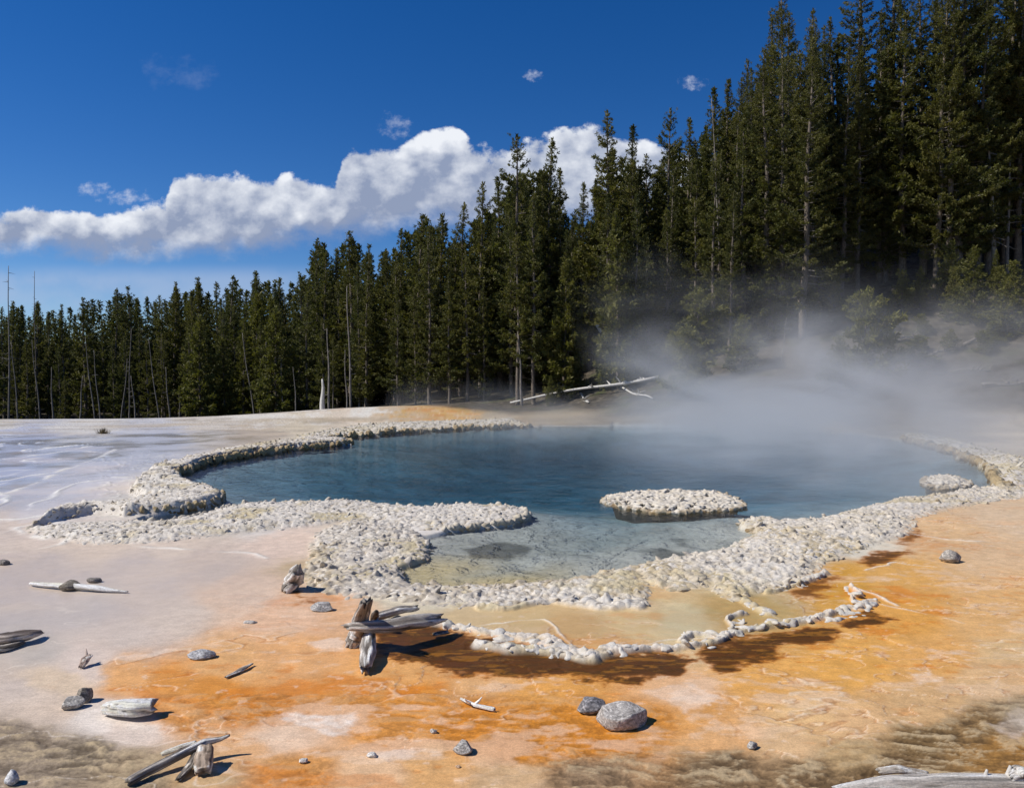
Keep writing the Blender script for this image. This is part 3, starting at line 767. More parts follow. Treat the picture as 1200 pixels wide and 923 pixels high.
def weathered_log(name, pts, radii, label, cat, cols=((150, 146, 142), (96, 90, 86), (205, 200, 194)), seed=0, flat=1.0, stubs=(), jag=.35, groove=.18, group=None, bend=.02, mat='wood', square=0.0, lumpk=.22):
    """split, grooved driftwood: pts world centres, radii along it; col attribute carries grey, dark cracks and pale weathering"""
    pts = np.asarray(pts, float); radii = np.asarray(radii, float)
    base = pts[np.argmin(pts[:, 2])].copy(); pts = pts - base
    n, seg = 34, 26
    t0 = np.concatenate([[0], np.cumsum(np.linalg.norm(np.diff(pts, axis=0), axis=1))]); t0 /= t0[-1]
    tt = np.linspace(0, 1, n)
    c = np.stack([np.interp(tt, t0, pts[:, k]) for k in range(3)], 1); rr = np.interp(tt, t0, radii)
    L = np.linalg.norm(pts[-1] - pts[0])
    for k in range(3): c[:, k] += L * bend * vnoise(tt * 3.1, np.full(n, seed * 3.7 + k)) * np.sin(np.pi * tt)
    V, CO, Q, T, GR = [], [], [], [], []
    c1, c2, c3 = (lin(q) for q in cols)
    th = 2 * np.pi * np.arange(seg) / seg
    for i in range(n):
        d = c[min(i + 1, n - 1)] - c[max(i - 1, 0)]
        a, b = frame(d); dn = d / np.linalg.norm(d)
        g = fbm(np.cos(th) * 2.6 + seed * 5.1, np.sin(th) * 2.6 + tt[i] * 1.2, seed + .3, 3, 2.2, .65)
        crackv = fbm(np.cos(th) * 5 + seed, np.sin(th) * 5 + tt[i] * .9, seed * 2. + 1, 2)
        cr = np.exp(-(crackv / .05) ** 2)
        lump = fbm(np.cos(th) * .9 + seed * 2.2, np.sin(th) * .9 + tt[i] * L * 3, seed + 4., 2)
        r = rr[i] * (1 + groove * g + lumpk * lump - .16 * cr)
        if square: r = r * (1 + square * (1 / (np.abs(np.cos(th)) ** 5 + np.abs(np.sin(th)) ** 5) ** .2 - 1))
        GR.append(np.stack([np.cos(th) * 9 * (rr[i] / .07) + seed * 3, np.sin(th) * 9 * (rr[i] / .07), np.zeros(seg) + tt[i] * L * 7], 1))
        end = 0
        if i == 0 or i == n - 1:
            end = (1 if i else -1) * jag * rr[i] * fbm(np.cos(th) * 3 + seed, np.sin(th) * 3, seed + 8. + i, 2) * 2
            r = r * .86
        p = c[i][None] + (np.cos(th) * r)[:, None] * a + (np.sin(th) * r * flat)[:, None] * b + (np.zeros(seg) + end)[:, None] * dn
        V.append(p)
        m = sst(-.25, .35, g + .5 * lump)[:, None]
        q = c2 * (1 - m) + c1 * m
        m = sst(.15, .55, g * .8 + fbm(np.cos(th) * 1.2, np.sin(th) * 1.2 + tt[i] * 4, seed + 6., 2))[:, None]; q = q * (1 - m) + c3 * m
        q = 1.75 * q * (1 - .7 * cr)[:, None]
        CO.append(q)
    V = np.concatenate(V); CO = np.concatenate(CO)
    idx = np.arange(n * seg).reshape(n, seg)
    Q = np.stack([idx[:-1], np.roll(idx[:-1], -1, 1), np.roll(idx[1:], -1, 1), idx[1:]], -1).reshape(-1, 4).tolist()
    k0 = len(V); V = np.concatenate([V, c[:1] + (c[0] - c[1]) * -.1, c[-1:] + (c[-1] - c[-2]) * -.1]); CO = np.concatenate([CO, c2[None] * .8, c2[None] * .8])
    for k in range(seg):
        T.append((k0, (k + 1) % seg, k)); T.append((k0 + 1, (n - 1) * seg + k, (n - 1) * seg + (k + 1) % seg))
    V = V.tolist(); CO = CO.tolist(); GR = np.concatenate(GR).tolist() + [[seed, 0, 0]] * 2
    for (ts, az, ln, r0) in stubs:
        i = int(ts * (n - 1)); d = c[min(i + 1, n - 1)] - c[max(i - 1, 0)]; a, b = frame(d)
        dirv = math.cos(az) * a + math.sin(az) * b + .35 * d / np.linalg.norm(d)
        v, q, t_ = tube([c[i], c[i] + dirv * ln * .6, c[i] + dirv * ln + np.array([0, 0, ln * .15])], [r0, r0 * .8, r0 * .35], 7, True, len(V))
        V += [list(w) for w in v]; Q += q; T += t_; CO += [list(c1)] * len(v); GR += [[seed, 0, 0]] * len(v)
    me = mesh_np(name, V, [np.array(Q), np.array(T)]); set_col(me, np.clip(CO, 0, .9))
    ga = me.attributes.new('grain', 'FLOAT_VECTOR', 'POINT'); ga.data.foreach_set('vector', np.asarray(GR, np.float32).ravel())
    return link(name, me, M[mat], loc=tuple(base), label=label, cat=cat, group=group)

def rock(name, px, py, w, d, h, label, seed, col=((150, 147, 143), (108, 104, 100), (190, 186, 180)), planes=9, rot=0.0, sink=.25, cat='rock', parent=None, lump=.10, z=None, sub=4, box=0.0):
    bm = bmesh.new(); bmesh.ops.create_icosphere(bm, subdivisions=sub, radius=1.0)
    v = np.array([q.co[:] for q in bm.verts])
    rg = np.random.default_rng(seed)
    if box:
        v = np.sign(v) * np.abs(v) ** (1 - box); v /= 1.15
        dd = v @ np.array([.12, -.16, .98]) - .62; v = v - np.maximum(dd, 0)[:, None] * np.array([.12, -.16, .98])
    for k in range(planes):
        nrm = rg.normal(0, 1, 3); nrm[2] = abs(nrm[2]) * .8 + .05; nrm /= np.linalg.norm(nrm); o = rg.uniform(.52, .82)
        dd = v @ nrm - o; dd = np.where(dd > 0, dd, 0); v = v - dd[:, None] * nrm * .93
    nz = fbm(v[:, 0] * 2 + seed, v[:, 1] * 2, v[:, 2] * 2 + seed * .7, 5, 2.1, .6); v = v * (1 + lump * nz)[:, None]
    fine = fbm(v[:, 0] * 15 + seed, v[:, 1] * 15, v[:, 2] * 15, 3); v = v * (1 + .022 * fine)[:, None]
    v = v / (np.abs(v).max(0)) * np.array([w / 2, d / 2, h / 2]); 
    cr, sr = math.cos(rot), math.sin(rot); v = np.stack([v[:, 0] * cr - v[:, 1] * sr, v[:, 0] * sr + v[:, 1] * cr, v[:, 2]], 1)
    v[:, 2] -= v[:, 2].min() + h * sink * .5
    for q, c in zip(bm.verts, v): q.co = c
    for f in bm.faces: f.smooth = True
    me = bpy.data.meshes.new(name); bm.to_mesh(me); bm.free()
    c1, c2, c3 = (lin(q) for q in col)
    m = (.45 + .55 * sst(-.4, .4, nz))[:, None]; cc = c2 * (1 - m) + c1 * m
    sp_ = sst(.1, .35, fine)[:, None]; cc = cc * (1 - sp_ * .8) + c3 * sp_ * .8; sp_ = sst(-.15, -.4, fine)[:, None]; cc = cc * (1 - .45 * sp_)
    set_col(me, np.clip(cc * 1.5, 0, .9))
    x, y, _ = P(px, py, .05)
    return link(name, me, M['rock'], parent, loc=(x, y, (gz1(x, y) if z is None else z)), label=label, cat=cat)

def mpp(py): return CAM_H / (py - 440.0)      # metres per photo pixel on flat ground

# ---- rocks
G = ((150, 147, 143), (104, 100, 97), (192, 188, 182))
rock('rock', 729, 846, .38, .32, .17, 'largest flat topped speckled grey rock on the orange mat', 3, ((158, 152, 146), (118, 112, 106), (204, 198, 190)), 11, .35, .2, box=.4, lump=.05, sub=5)
rock('rock', 692, 833, .26, .2, .14, 'dark slaty rock wedged against the left end of the largest grey rock', 8, ((120, 118, 120), (72, 70, 72), (176, 172, 172)), 14, .5, .2)
rock('rock', 543, 881, .14, .12, .10, 'round grey rock alone on deep orange mat at the lower edge', 5, G, 8, 0, .2)
rock('pebble', 508, 858, .055, .05, .035, 'pea sized dark pebble behind the round grey rock', 15, G, 6, 0, .2, 'pebble', sub=3)
rock('pebble', 355, 892, .065, .05, .035, 'pale pebble on orange mat nearest the stick pile', 16, ((196, 190, 182), (150, 144, 138), (220, 216, 210)), 8, 0, .2, 'pebble', sub=3)
rock('pebble', 436, 886, .075, .05, .04, 'blocky pale pebble between the round grey rock and the stick pile', 17, ((196, 190, 182), (140, 134, 128), (220, 216, 210)), 9, 0, .2, 'pebble', sub=3)
rock('pebble', 537, 898, .04, .03, .02, 'flat tan chip just in front of the round grey rock', 18, ((190, 160, 130), (140, 110, 80), (210, 190, 170)), 9, 0, .2, 'pebble', sub=3)
rock('pebble', 881, 876, .085, .06, .06, 'jagged small grey pebble on the pale orange mat at right', 19, G, 10, .4, .15, 'pebble', sub=3)
rock('rock', 1113, 658, .31, .26, .21, 'grey boulder alone on the tan flat at right', 21, ((146, 140, 132), (100, 94, 88), (200, 190, 176)), 12, .2, .15)
rock('rock', 236, 770, .26, .16, .09, 'low pitted grey rock at the edge of the lavender flat', 22, ((150, 150, 152), (104, 104, 108), (190, 190, 192)), 3, 0, .35, lump=.22)
rock('rock', 379, 714, .30, .17, .11, 'low grey rock in front of the left knobbly shelf near the stump', 23, ((150, 148, 146), (104, 102, 100), (196, 194, 190)), 5, 0, .3, lump=.2)
rock('rock', 83, 691, .27, .2, .14, 'dark rounded rock lying across the white pole', 24, ((116, 108, 96), (78, 72, 64), (150, 142, 130)), 5, .1, .2)
rock('rock', 111, 682, .20, .12, .08, 'small flat dark rock behind the white pole', 25, ((120, 114, 108), (80, 76, 70), (160, 152, 146)), 7, 0, .25)
rock('rock', 22, 660, .10, .09, .05, 'small dark stone at the left edge of the flat', 26, ((110, 104, 98), (76, 70, 66), (150, 144, 138)), 7, 0, .25, sub=3) if False else None
rock('rock', 5, 661, .24, .14, .08, 'flat dark stone at the left edge above the white pole', 26, ((116, 110, 104), (76, 70, 66), (160, 152, 146)), 7, 0, .25)
rock('pebble', 293, 729, .15, .07, .035, 'thin grey flake on pinkish flat left of the stump', 27, ((170, 166, 160), (130, 126, 120), (196, 190, 184)), 8, 0, .3, 'pebble', sub=3)
rock('rock', 84, 829, .19, .13, .10, 'smooth grey rock leaning on a darker rock in the lower left', 28, ((168, 162, 154), (120, 114, 106), (206, 200, 190)), 4, .3, .2)
rock('rock', 99, 822, .13, .12, .15, 'dark knobby rock against the smooth grey rock in the lower left', 29, ((128, 120, 110), (84, 78, 70), (170, 162, 150)), 6, .9, .2)
rock('pebble', 14, 919, .09, .08, .10, 'pale upright stone in the bottom left corner', 30, ((190, 190, 192), (140, 140, 144), (215, 214, 214)), 9, 0, .2, 'stone', sub=3)
rock('pebble', 650, 868, .03, .025, .015, 'tiny pale chip in front of the largest grey rock', 31, ((220, 200, 176), (200, 170, 140), (235, 220, 200)), 6, 0, .2, 'pebble', sub=3) if False else None

# ---- driftwood
def PZ(px, py, z): return P(px, py, z + .05)
GREY = ((164, 159, 154), (104, 98, 93), (212, 208, 202)); DARK = ((132, 126, 120), (74, 68, 62), (184, 178, 170)); PALE = ((232, 226, 216), (196, 188, 176), (242, 238, 232))
weathered_log('stump', [PZ(338,690,.02), PZ(344,680,.12), PZ(348,668,.26), PZ(350,662,.32)], [.13, .12, .085, .03], 'pointed grey stump at the left end of the knobbly shelf', 'stump', GREY, 2, .8, (), .7, .3)
weathered_log('driftwood_post', [PZ(412,757,.0), PZ(420,740,.14), PZ(426,718,.36), PZ(429,706,.50)], [.09, .085, .075, .06], 'standing grey post behind the crossing log in the driftwood heap', 'driftwood', GREY, 3, .85, (), 1.2, .4, 'driftwood heap on the orange mat')
weathered_log('driftwood_post', [PZ(436,735,.02), PZ(439,722,.16), PZ(441,716,.24)], [.045, .045, .02], 'short thin stub poking up just behind the crossing log', 'driftwood', DARK, 4, .9, (), .6, .2, 'driftwood heap on the orange mat')
weathered_log('driftwood_log', [PZ(406,734,.24), PZ(430,733,.245), PZ(465,731,.225), PZ(498,727,.20), PZ(515,724,.18)], [.035, .062, .075, .082, .055], 'split grey log laid crosswise over the driftwood heap', 'driftwood', GREY, 5, .8, ((.3, 1.2, .07, .02), (.8, 4.0, .06, .016)), 1.3, .45, 'driftwood heap on the orange mat', .03)
weathered_log('driftwood_log', [PZ(428,783,.06), PZ(429,768,.09), PZ(432,750,.12), PZ(434,740,.14)], [.045, .066, .064, .05], 'gnarled grey log pointing at the viewer from under the crossing log', 'driftwood', GREY, 6, .9, (), 1.1, .45, 'driftwood heap on the orange mat')
weathered_log('driftwood_log', [PZ(440,722,.10), PZ(465,716,.10), PZ(488,712,.09)], [.05, .055, .04], 'short grey log lying against the shelf behind the driftwood heap', 'driftwood', GREY, 7, .8, (), .7, .25, 'driftwood heap on the orange mat')
weathered_log('driftwood_chunk', [PZ(508,743,.04), PZ(525,740,.05)], [.03, .035], 'small dark wood chip right of the crossing log', 'driftwood', DARK, 9, .5)
weathered_log('driftwood_block', [PZ(126,828,.05), PZ(140,828,.075), PZ(160,829,.085), PZ(180,827,.08)], [.06, .075, .08, .07], 'bleached white wood block lying on the orange mat at lower left', 'driftwood', PALE, 10, .62, ((.93, 5.2, .07, .016),), .5, .10, None, .004, 'wood', 1.0, .05)
weathered_log('driftwood_stick', [PZ(150,916,.03), PZ(185,896,.06), PZ(218,878,.10), PZ(240,868,.12), PZ(258,865,.12), PZ(269,861,.14)], [.028, .03, .03, .026, .016, .009], 'longest curved grey stick on top of the stick pile at lower left', 'stick', GREY, 11, 1, (), .3, .10, 'stick pile at lower left', .015, 'wood', 0, .08)
weathered_log('driftwood_stick', [PZ(190,883,.03), PZ(212,876,.05), PZ(230,870,.06)], [.018, .026, .02], 'short pale stick lying behind the longest stick of the pile', 'stick', PALE, 12, .8, (), .4, .1, 'stick pile at lower left')
weathered_log('driftwood_stick', [PZ(209,913,.02), PZ(220,899,.04), PZ(230,882,.07)], [.02, .03, .025], 'short dark stick under the longest stick of the pile', 'stick', DARK, 13, .8, (), .5, .25, 'stick pile at lower left')
weathered_log('driftwood_block', [PZ(238,904,.03), PZ(238,892,.07), PZ(241,876,.11)], [.05, .058, .05], 'stubby split block propped on the right side of the stick pile', 'driftwood', ((176, 160, 144), (112, 98, 86), (214, 202, 188)), 14, .7, (), .4, .14, 'stick pile at lower left', .01, 'wood', .8, .08)
weathered_log('driftwood_pole', [PZ(36,683,.03), PZ(75,686,.045), PZ(115,689,.04), PZ(150,693,.02)], [.03, .055, .05, .012], 'long thin white pole half sunk in the lavender flat', 'pole', PALE, 15, .7, (), .3, .12, None, .012)
weathered_log('driftwood_log', [PZ(-25,752,.04), PZ(10,748,.07), PZ(32,744,.07), PZ(46,741,.05)], [.09, .085, .07, .04], 'dark cracked log entering from the left edge of the photo', 'log', ((128, 118, 112), (72, 64, 60), (184, 174, 166)), 16, .7, (), .6, .25)
weathered_log('driftwood_log', [PZ(-25,764,.02), PZ(5,759,.03), PZ(27,752,.03)], [.05, .05, .03], 'thin dark log in front of the cracked log at the left edge', 'log', DARK, 17, .6, (), .6, .2)
weathered_log('driftwood_chunk', [PZ(95,781,.02), PZ(100,772,.06), PZ(106,768,.08)], [.025, .04, .03], 'small curled wood chip on the lavender flat above the two leaning rocks', 'wood chip', ((176, 160, 150), (120, 104, 96), (210, 198, 188)), 18, .6, ((.8, .4, .09, .012),), .6, .2)
weathered_log('driftwood_stick', [PZ(265,793,.015), PZ(282,784,.02), PZ(296,777,.02)], [.016, .03, .012], 'flat grey stick to the right of the pitted grey rock', 'stick', GREY, 19, .5, (), .5, .15)
weathered_log('driftwood_stick', [PZ(540,818,.02), PZ(558,826,.025), PZ(580,831,.02)], [.012, .016, .018], 'thin bleached stick alone in the middle of the orange mat', 'stick', PALE, 20, .9, ((.35, 2.6, .09, .010), (.5, .6, .07, .012)), .4, .12)
weathered_log('bleached_log', [PZ(978,925,.10), PZ(1040,918,.115), PZ(1110,917,.12), PZ(1180,918,.12), PZ(1270,921,.12)], [.025, .055, .062, .062, .06], 'bleached white log along the bottom right edge', 'log', ((200, 196, 190), (150, 144, 138), (232, 230, 226)), 21, .8, ((.63, 1.5, .07, .018), (.72, 1.4, .09, .022)), .4, .10, None, .008, 'wood', .3, .08)
weathered_log('bleached_log', [PZ(1030,903,.08), PZ(1055,901,.085), PZ(1086,906,.06)], [.025, .032, .02], 'short pale log lying behind the bleached log at bottom right', 'log', ((190, 184, 176), (136, 128, 120), (222, 218, 212)), 22, .8, (), .5, .2)
weathered_log('driftwood_chunk', [PZ(1184,910,.17), PZ(1194,905,.19), PZ(1204,908,.17)], [.03, .05, .04], 'weathered knot of wood on the right end of the bleached log', 'wood chip', ((196, 192, 186), (130, 124, 118), (226, 222, 218)), 23, .9, (), .6, .3)

# ------------------------------------------------------------------ conifers
def conifer_template(seed, H=16.0, base=.18, rmax=1.9, power=.75, sparse=1.0, droop=.25, whorl=.30, tuft=1.0, tint=0.0, dead=.3, lumpy=.3, K=8, thin=.15):
    rg = np.random.default_rng(seed)
    lean = rg.normal(0, .010, 2)
    def axis(h):
        return np.array([lean[0] * h + .07 * math.sin(h * .5 + seed), lean[1] * h + .07 * math.cos(h * .43 + seed), h])
    hs = np.concatenate([[-.6], np.linspace(0, H, 14)]); r0 = .0115 * H
    trunk = tube([axis(h) for h in hs], [r0 * 1.25 if h < 0 else r0 * (1 - .94 * (h / H) ** 1.1) + .012 for h in hs], 8)
    core = tube([axis(h_) for h_ in np.linspace(0, H, 8)], [.008] * 8, 3, False)
    BV, BQ = list(core[0]), list(core[1])
    tufts = []           # position, direction, size
    def branch(p, d, L, r, leafy):
        pts = []
        for s in (0, .35, .7, 1.0):
            q = p + d * L * s; q[2] += L * (-droop * s + (droop + .18) * s * s * .9)
            q = q + rg.normal(0, .03 * L, 3) * s
            pts.append(q)
        v, q_, t_ = tube(pts, [r, r * .75, r * .45, r * .15], 3, False, len(BV)); BV.extend(v); BQ.extend(q_)
        return pts
    h = H * base
    # dead lower branches
    for k in range(int(16 * dead)):
        hh = rg.uniform(.06 * H, H * (base + .18)); a = rg.uniform(0, 6.28); L = rg.uniform(.5, 1.3)
        branch(axis(hh), np.array([math.cos(a), math.sin(a), -.15]), L, .018, False)
    ph = rg.uniform(0, 6.28, 3)
    while h < H - .15:
        t = (h / H - base) / (1 - base)
        env = rmax * ((1 - t) ** power) * min(1, .55 + t * 3.2) + .05
        nb = rg.integers(3, 6)
        a0 = rg.uniform(0, 6.28)
        for k in range(nb):
            if rg.random() > sparse: continue
            a = a0 + k * 6.283 / nb + rg.normal(0, .35)
            sector = 1 + lumpy * (math.sin(a * 2 + h * .9 + ph[0]) * .5 + math.sin(a + h * 1.7 + ph[1]) * .5 + math.sin(h * 2.3 + ph[2]) * .35)
            L = env * rg.uniform(.62, 1.12) * max(.35, sector)
            up = -.10 + .75 * t ** 1.5
            d = np.array([math.cos(a), math.sin(a), up]); d /= np.linalg.norm(d)
            pts = branch(axis(h + rg.uniform(-.1, .1)), d, L, .011 + .012 * L, True)
            nt = max(2, int(L / thin))
            for s in np.linspace(.32 if L > .7 else .1, 1.0, nt):
                i = min(2, int(s * 3)); f = s * 3 - i
                q = pts[i] * (1 - f) + pts[i + 1] * f
                side = np.cross(d, [0, 0, 1]); side /= np.linalg.norm(side)
                spread = .22 * L * (1 - .55 * s)
                for m in range(2):
                    qq = q + side * rg.uniform(-1, 1) * spread + np.array([0, 0, rg.uniform(-.06, .10)])
                    tufts.append((qq, d + side * rg.normal(0, .5), rg.uniform(.75, 1.25) * (1.0 - .42 * max(0, t - .45) / .55)))
        h += whorl * rg.uniform(.7, 1.3) * (1.0 if t < .8 else .7)
    tufts.append((axis(H), np.array([0, 0, 1.0]), 1.1)); tufts.append((axis(H - .2), np.array([0, 0, 1.0]), 1.3))
    pos = np.array([q[0] for q in tufts]); dr = np.array([q[1] for q in tufts]); sz = np.array([q[2] for q in tufts]) * tuft
    n = len(pos)
    dr = dr / np.linalg.norm(dr, axis=1)[:, None]
    rnd = rg.normal(0, 1, (n, K, 3)); rnd /= np.linalg.norm(rnd, axis=2)[..., None]
    dd = dr[:, None] * .75 + rnd * .85 + np.array([0, 0, .22]); dd /= np.linalg.norm(dd, axis=2)[..., None]
    sidev = np.cross(dd, rg.normal(0, 1, (n, K, 3))); sidev /= np.linalg.norm(sidev, axis=2)[..., None] + 1e-9
    l = (.23 * sz[:, None] * rg.uniform(.7, 1.2, (n, K)))[..., None]; w = (.043 * sz[:, None] * rg.uniform(.7, 1.3, (n, K)))[..., None]
    o = pos[:, None] + rg.normal(0, .05, (n, K, 3))
    v = np.stack([o - dd * l * .15, o + dd * l * .45 + sidev * w, o + dd * l, o + dd * l * .45 - sidev * w], 2).reshape(-1, 3)
    f = np.arange(len(v)).reshape(-1, 4)
    crown = mesh_np('crown', v, [f], False)
    tn = np.repeat(np.clip(tint + rg.normal(0, .06, (n, K)) + rg.normal(0, .16, (n, 1)), 0, 1).ravel(), 4); set_f(crown, 'tint', tn)
    tm = mesh_np('trunk', trunk[0], [np.array(trunk[1]), np.array(trunk[2])])
    bmesh_ = mesh_np('branchwork', BV, [np.array(BQ)])
    crown.materials.append(M['needle']); tm.materials.append(M['bark']); bmesh_.materials.append(M['snag'] if dead > .5 else M['bark'])
    return dict(H=H, trunk=tm, crown=crown, branches=bmesh_)

TPL = dict(
    tall=[conifer_template(101, 18, .12, 2.4, .8, .9, .3, .42, 1.05, .05, .8, .38), conifer_template(102, 18, .15, 2.3, .85, .92, .25, .40, 1.0, .0, .6, .34), conifer_template(103, 18, .18, 2.6, .78, .85, .3, .45, 1.1, .10, 1.0, .45),
          conifer_template(104, 18, .12, 2.2, .85, .93, .2, .40, 1.05, .03, .6, .36)],
    spire=[conifer_template(111, 15, .05, 2.0, .82, .93, .35, .40, .95, .0, .5, .35), conifer_template(112, 15, .08, 2.15, .78, .92, .3, .42, .95, .02, .6, .4), conifer_template(113, 15, .12, 1.95, .76, .9, .3, .42, 1.0, .0, .8, .42), conifer_template(114, 15, .06, 2.3, .84, .92, .3, .40, 1.0, .05, .5, .4)],
    open=[conifer_template(121, 18, .35, 2.2, .55, .62, .2, .42, 1.05, .12, 1.2, .5), conifer_template(122, 18, .30, 1.9, .6, .66, .15, .40, 1.0, .08, 1.2, .5)],
    big=[conifer_template(151, 26, .10, 3.1, .72, .88, .3, .46, .92, .05, 1.4, .42, 9, .16), conifer_template(152, 26, .16, 2.8, .65, .84, .3, .48, .95, .10, 1.6, .48, 9, .16), conifer_template(153, 26, .08, 2.9, .8, .9, .25, .45, .92, .0, 1.2, .38, 9, .16)],
    young=[conifer_template(131, 8, .02, 1.75, .7, .97, .1, .26, 1.05, .35, .1, .3), conifer_template(132, 8, .02, 1.5, .8, .97, .1, .25, 1.0, .28, .1, .25)],
    bush=[conifer_template(141, 4, .02, 1.7, .5, .95, .0, .20, 1.0, .45, .3, .5), conifer_template(142, 4, .02, 1.3, .6, .95, .0, .20, .95, .40, .2, .45)])

def tree(kind, px, Y, top=None, H=None, label='', group=None, name=None, wide=1.0, k=None, cat='tree'):
    x, y, z = at(px, Y)
    if H is None: H = CAM_H + (440.0 - top) / F * Y - z
    if kind in ('tall', 'open') and px > 850: kind = 'big'; k = None
    T = TPL[kind][random.randrange(len(TPL[kind])) if k is None else k]
    s = H / T['H']
    o = thing(name or 'pine_tree', label, cat, (x, y, z), group)
    o.rotation_euler = (0, 0, random.uniform(0, 6.28)); o.scale = (s * wide, s * wide, s)
    for p in ('trunk', 'crown', 'branches'): link('branchwork' if p == 'branches' else p, T[p], None, o)
    return o

SKY = [(-60,352),(-30,348),(15,352),(45,352),(75,356),(100,348),(135,338),(155,335),(185,345),(205,330),(232,325),(255,330),(270,322),(300,318),(330,325),(352,320),(375,280),(392,292),(412,272),(430,287),(455,292),(470,268),(490,252),
       (515,250),(540,238),(562,214),(585,208),(605,162),(640,165),(655,200),(680,216),(700,210),(716,132),(738,150),(760,182),(783,130),(805,142),(830,105),(850,96),(880,72),(910,-6),(950,12),(975,22),(1000,-60),(1040,-80),(1080,-40),(1120,-90),(1155,-70),(1190,-80),(1230,-80),(1290,-90)]
SX = np.array([q[0] for q in SKY]); SYv = np.array([q[1] for q in SKY])
def dist0(px): return float(np.interp(px, [0, 200, 330, 420, 520, 620, 720, 850, 950, 1200], [86, 84, 76, 66, 60, 57, 55, 53, 52, 51]))

PLACE = [(-999, 70, 'at the left end of the forest'), (70, 150, 'behind the far left of the flat'), (150, 225, 'left of the light green pine'), (225, 310, 'behind the end of the flat'),
         (310, 390, 'behind the white mound'), (390, 470, 'right of the white bleached stump'), (470, 560, 'under the cloud above the pool'), (560, 670, 'around the open crowned pine'),
         (670, 760, 'above the leaning broken log'), (760, 870, 'near the tall leaning trunk'), (870, 990, 'around the tallest pine'), (990, 1100, 'above the bushy pine'), (1100, 9999, 'at the right end of the slope')]
def place(px): return next(p for a, b, p in PLACE if a <= px < b)

SPECIAL = {605: ('open', 'tall open crowned pine with sky between its branches at the head of the pool'), 640: ('tall', 'dense tall pine just right of the open crowned pine'), 716: ('tall', 'tall pointed pine standing against the cloud at its right end'),
           783: ('open', 'thin topped pine against blue sky left of the hillside trees'), 910: ('tall', 'tallest pine on the slope reaching the top edge of the photo'), 375: ('spire', 'dark spire standing above its neighbours behind the white mound'), 412: ('spire', 'slim dark spire right of the bare pale pole trunk'),
           830: ('tall', 'broad pine beside the tall bare leaning trunk'), 950: ('tall', 'pine with a rounded top just right of the tallest pine'), 738: ('tall', 'pine standing close on the right of the tall pointed pine'), 562: ('tall', 'pine just left of the open crowned pine'), 1155: ('open', 'pine with long bare pale trunk at the right edge')}
ntree = 0
for px, top in SKY:
    Y = dist0(px) * random.uniform(1.0, 1.08)
    kd, lb = SPECIAL.get(px, (None, None))
    g = None
    if kd is None:
        kd = 'spire' if (px < 520 and random.random() < .75) else 'tall'
        lb = 'dark conifer on the forest skyline ' + place(px); g = 'conifers on the forest skyline'
    tree(kd, px, Y, top + 2, label=lb, group=g, wide=random.uniform(.95, 1.15) if px > 520 else random.uniform(1.05, 1.3)); ntree += 1
# the body of the wood: trees in front of and behind the skyline row
cells = []
for px in np.arange(-90, 1330, 22.0):
    for row in range(4 if px < 520 else 3 if px > 960 else 4):
        cells.append((px + random.uniform(-11, 11) + (row % 2) * 11, row))
random.shuffle(cells)
for px, row in cells:
    Yd = dist0(px)
    if px > 940 and row == 0: continue
    Y = Yd * (0.94 + .085 * row + random.uniform(-.03, .03))
    sk = float(np.interp(px, SX, SYv))
    x, y, z = at(px, Y)
    if px > 620 and hill_s(x, y) < 5.0: Y += 4
    below = ((10 + abs(random.gauss(0, 26))) if row else 30 + abs(random.gauss(0, 40))) + (22 if 520 < px < 860 else 0)
    x, y, z = at(px, Y)
    H = CAM_H + (440 - sk - below) / F * Y - z
    H = min(H, random.uniform(15, 24) if px > 500 else random.uniform(12.5, 17.5))
    if H < 5: continue
    kd = random.choices(['spire', 'tall', 'open', 'young'], [.6, .3, .06, .04] if px < 520 else [.12, .66, .18, .04])[0]
    tone = {'spire': 'slim dark conifer', 'tall': 'dense dark pine', 'open': 'open branched pine', 'young': 'small light pine'}[kd]
    tree(kd, px, Y, H=H, label='%s in the %s of the wood %s' % (tone, 'front' if row < 2 else 'depth', place(px)), group='conifers of the wood', wide=random.uniform(.85, 1.15)); ntree += 1
# the far depth of the wood, which reads as one mass: one object
far_t = [conifer_template(171 + q, 15, .04, 2.2, .75, .95, .3, .5, 1.7, 0, .1, .4, 5, .3) for q in range(3)]
V, Q, TN, n0 = [], [], [], 0
for px in np.arange(-120, 900, 9.0):
    for row in range(2):
        p = px + random.uniform(-6, 6); Y = dist0(p) * (1.22 + .16 * row + random.uniform(-.05, .05)); x, y, z = at(p, Y)
        H = CAM_H + (440 - float(np.interp(p, SX, SYv)) - 6 - abs(random.gauss(0, 14)) - (34 if p > 520 else 0)) / F * Y - z
        if H < 5 or H > 24: continue
        T = random.choice(far_t)['crown']; k = len(T.vertices); v = np.empty(k * 3, np.float32); T.vertices.foreach_get('co', v); v = v.reshape(-1, 3); a = random.uniform(0, 6.28); q = H / 15
        V.append(np.stack([(v[:, 0] * math.cos(a) - v[:, 1] * math.sin(a)) * q * 1.1 + x, (v[:, 0] * math.sin(a) + v[:, 1] * math.cos(a)) * q * 1.1 + y, v[:, 2] * q + z], 1)); n0 += k
me = mesh_np('far_woods', np.concatenate(V), [np.arange(n0).reshape(-1, 4)], False); set_f(me, 'tint', np.zeros(n0))
link('far_woods', me, M['needle'], kind='stuff')
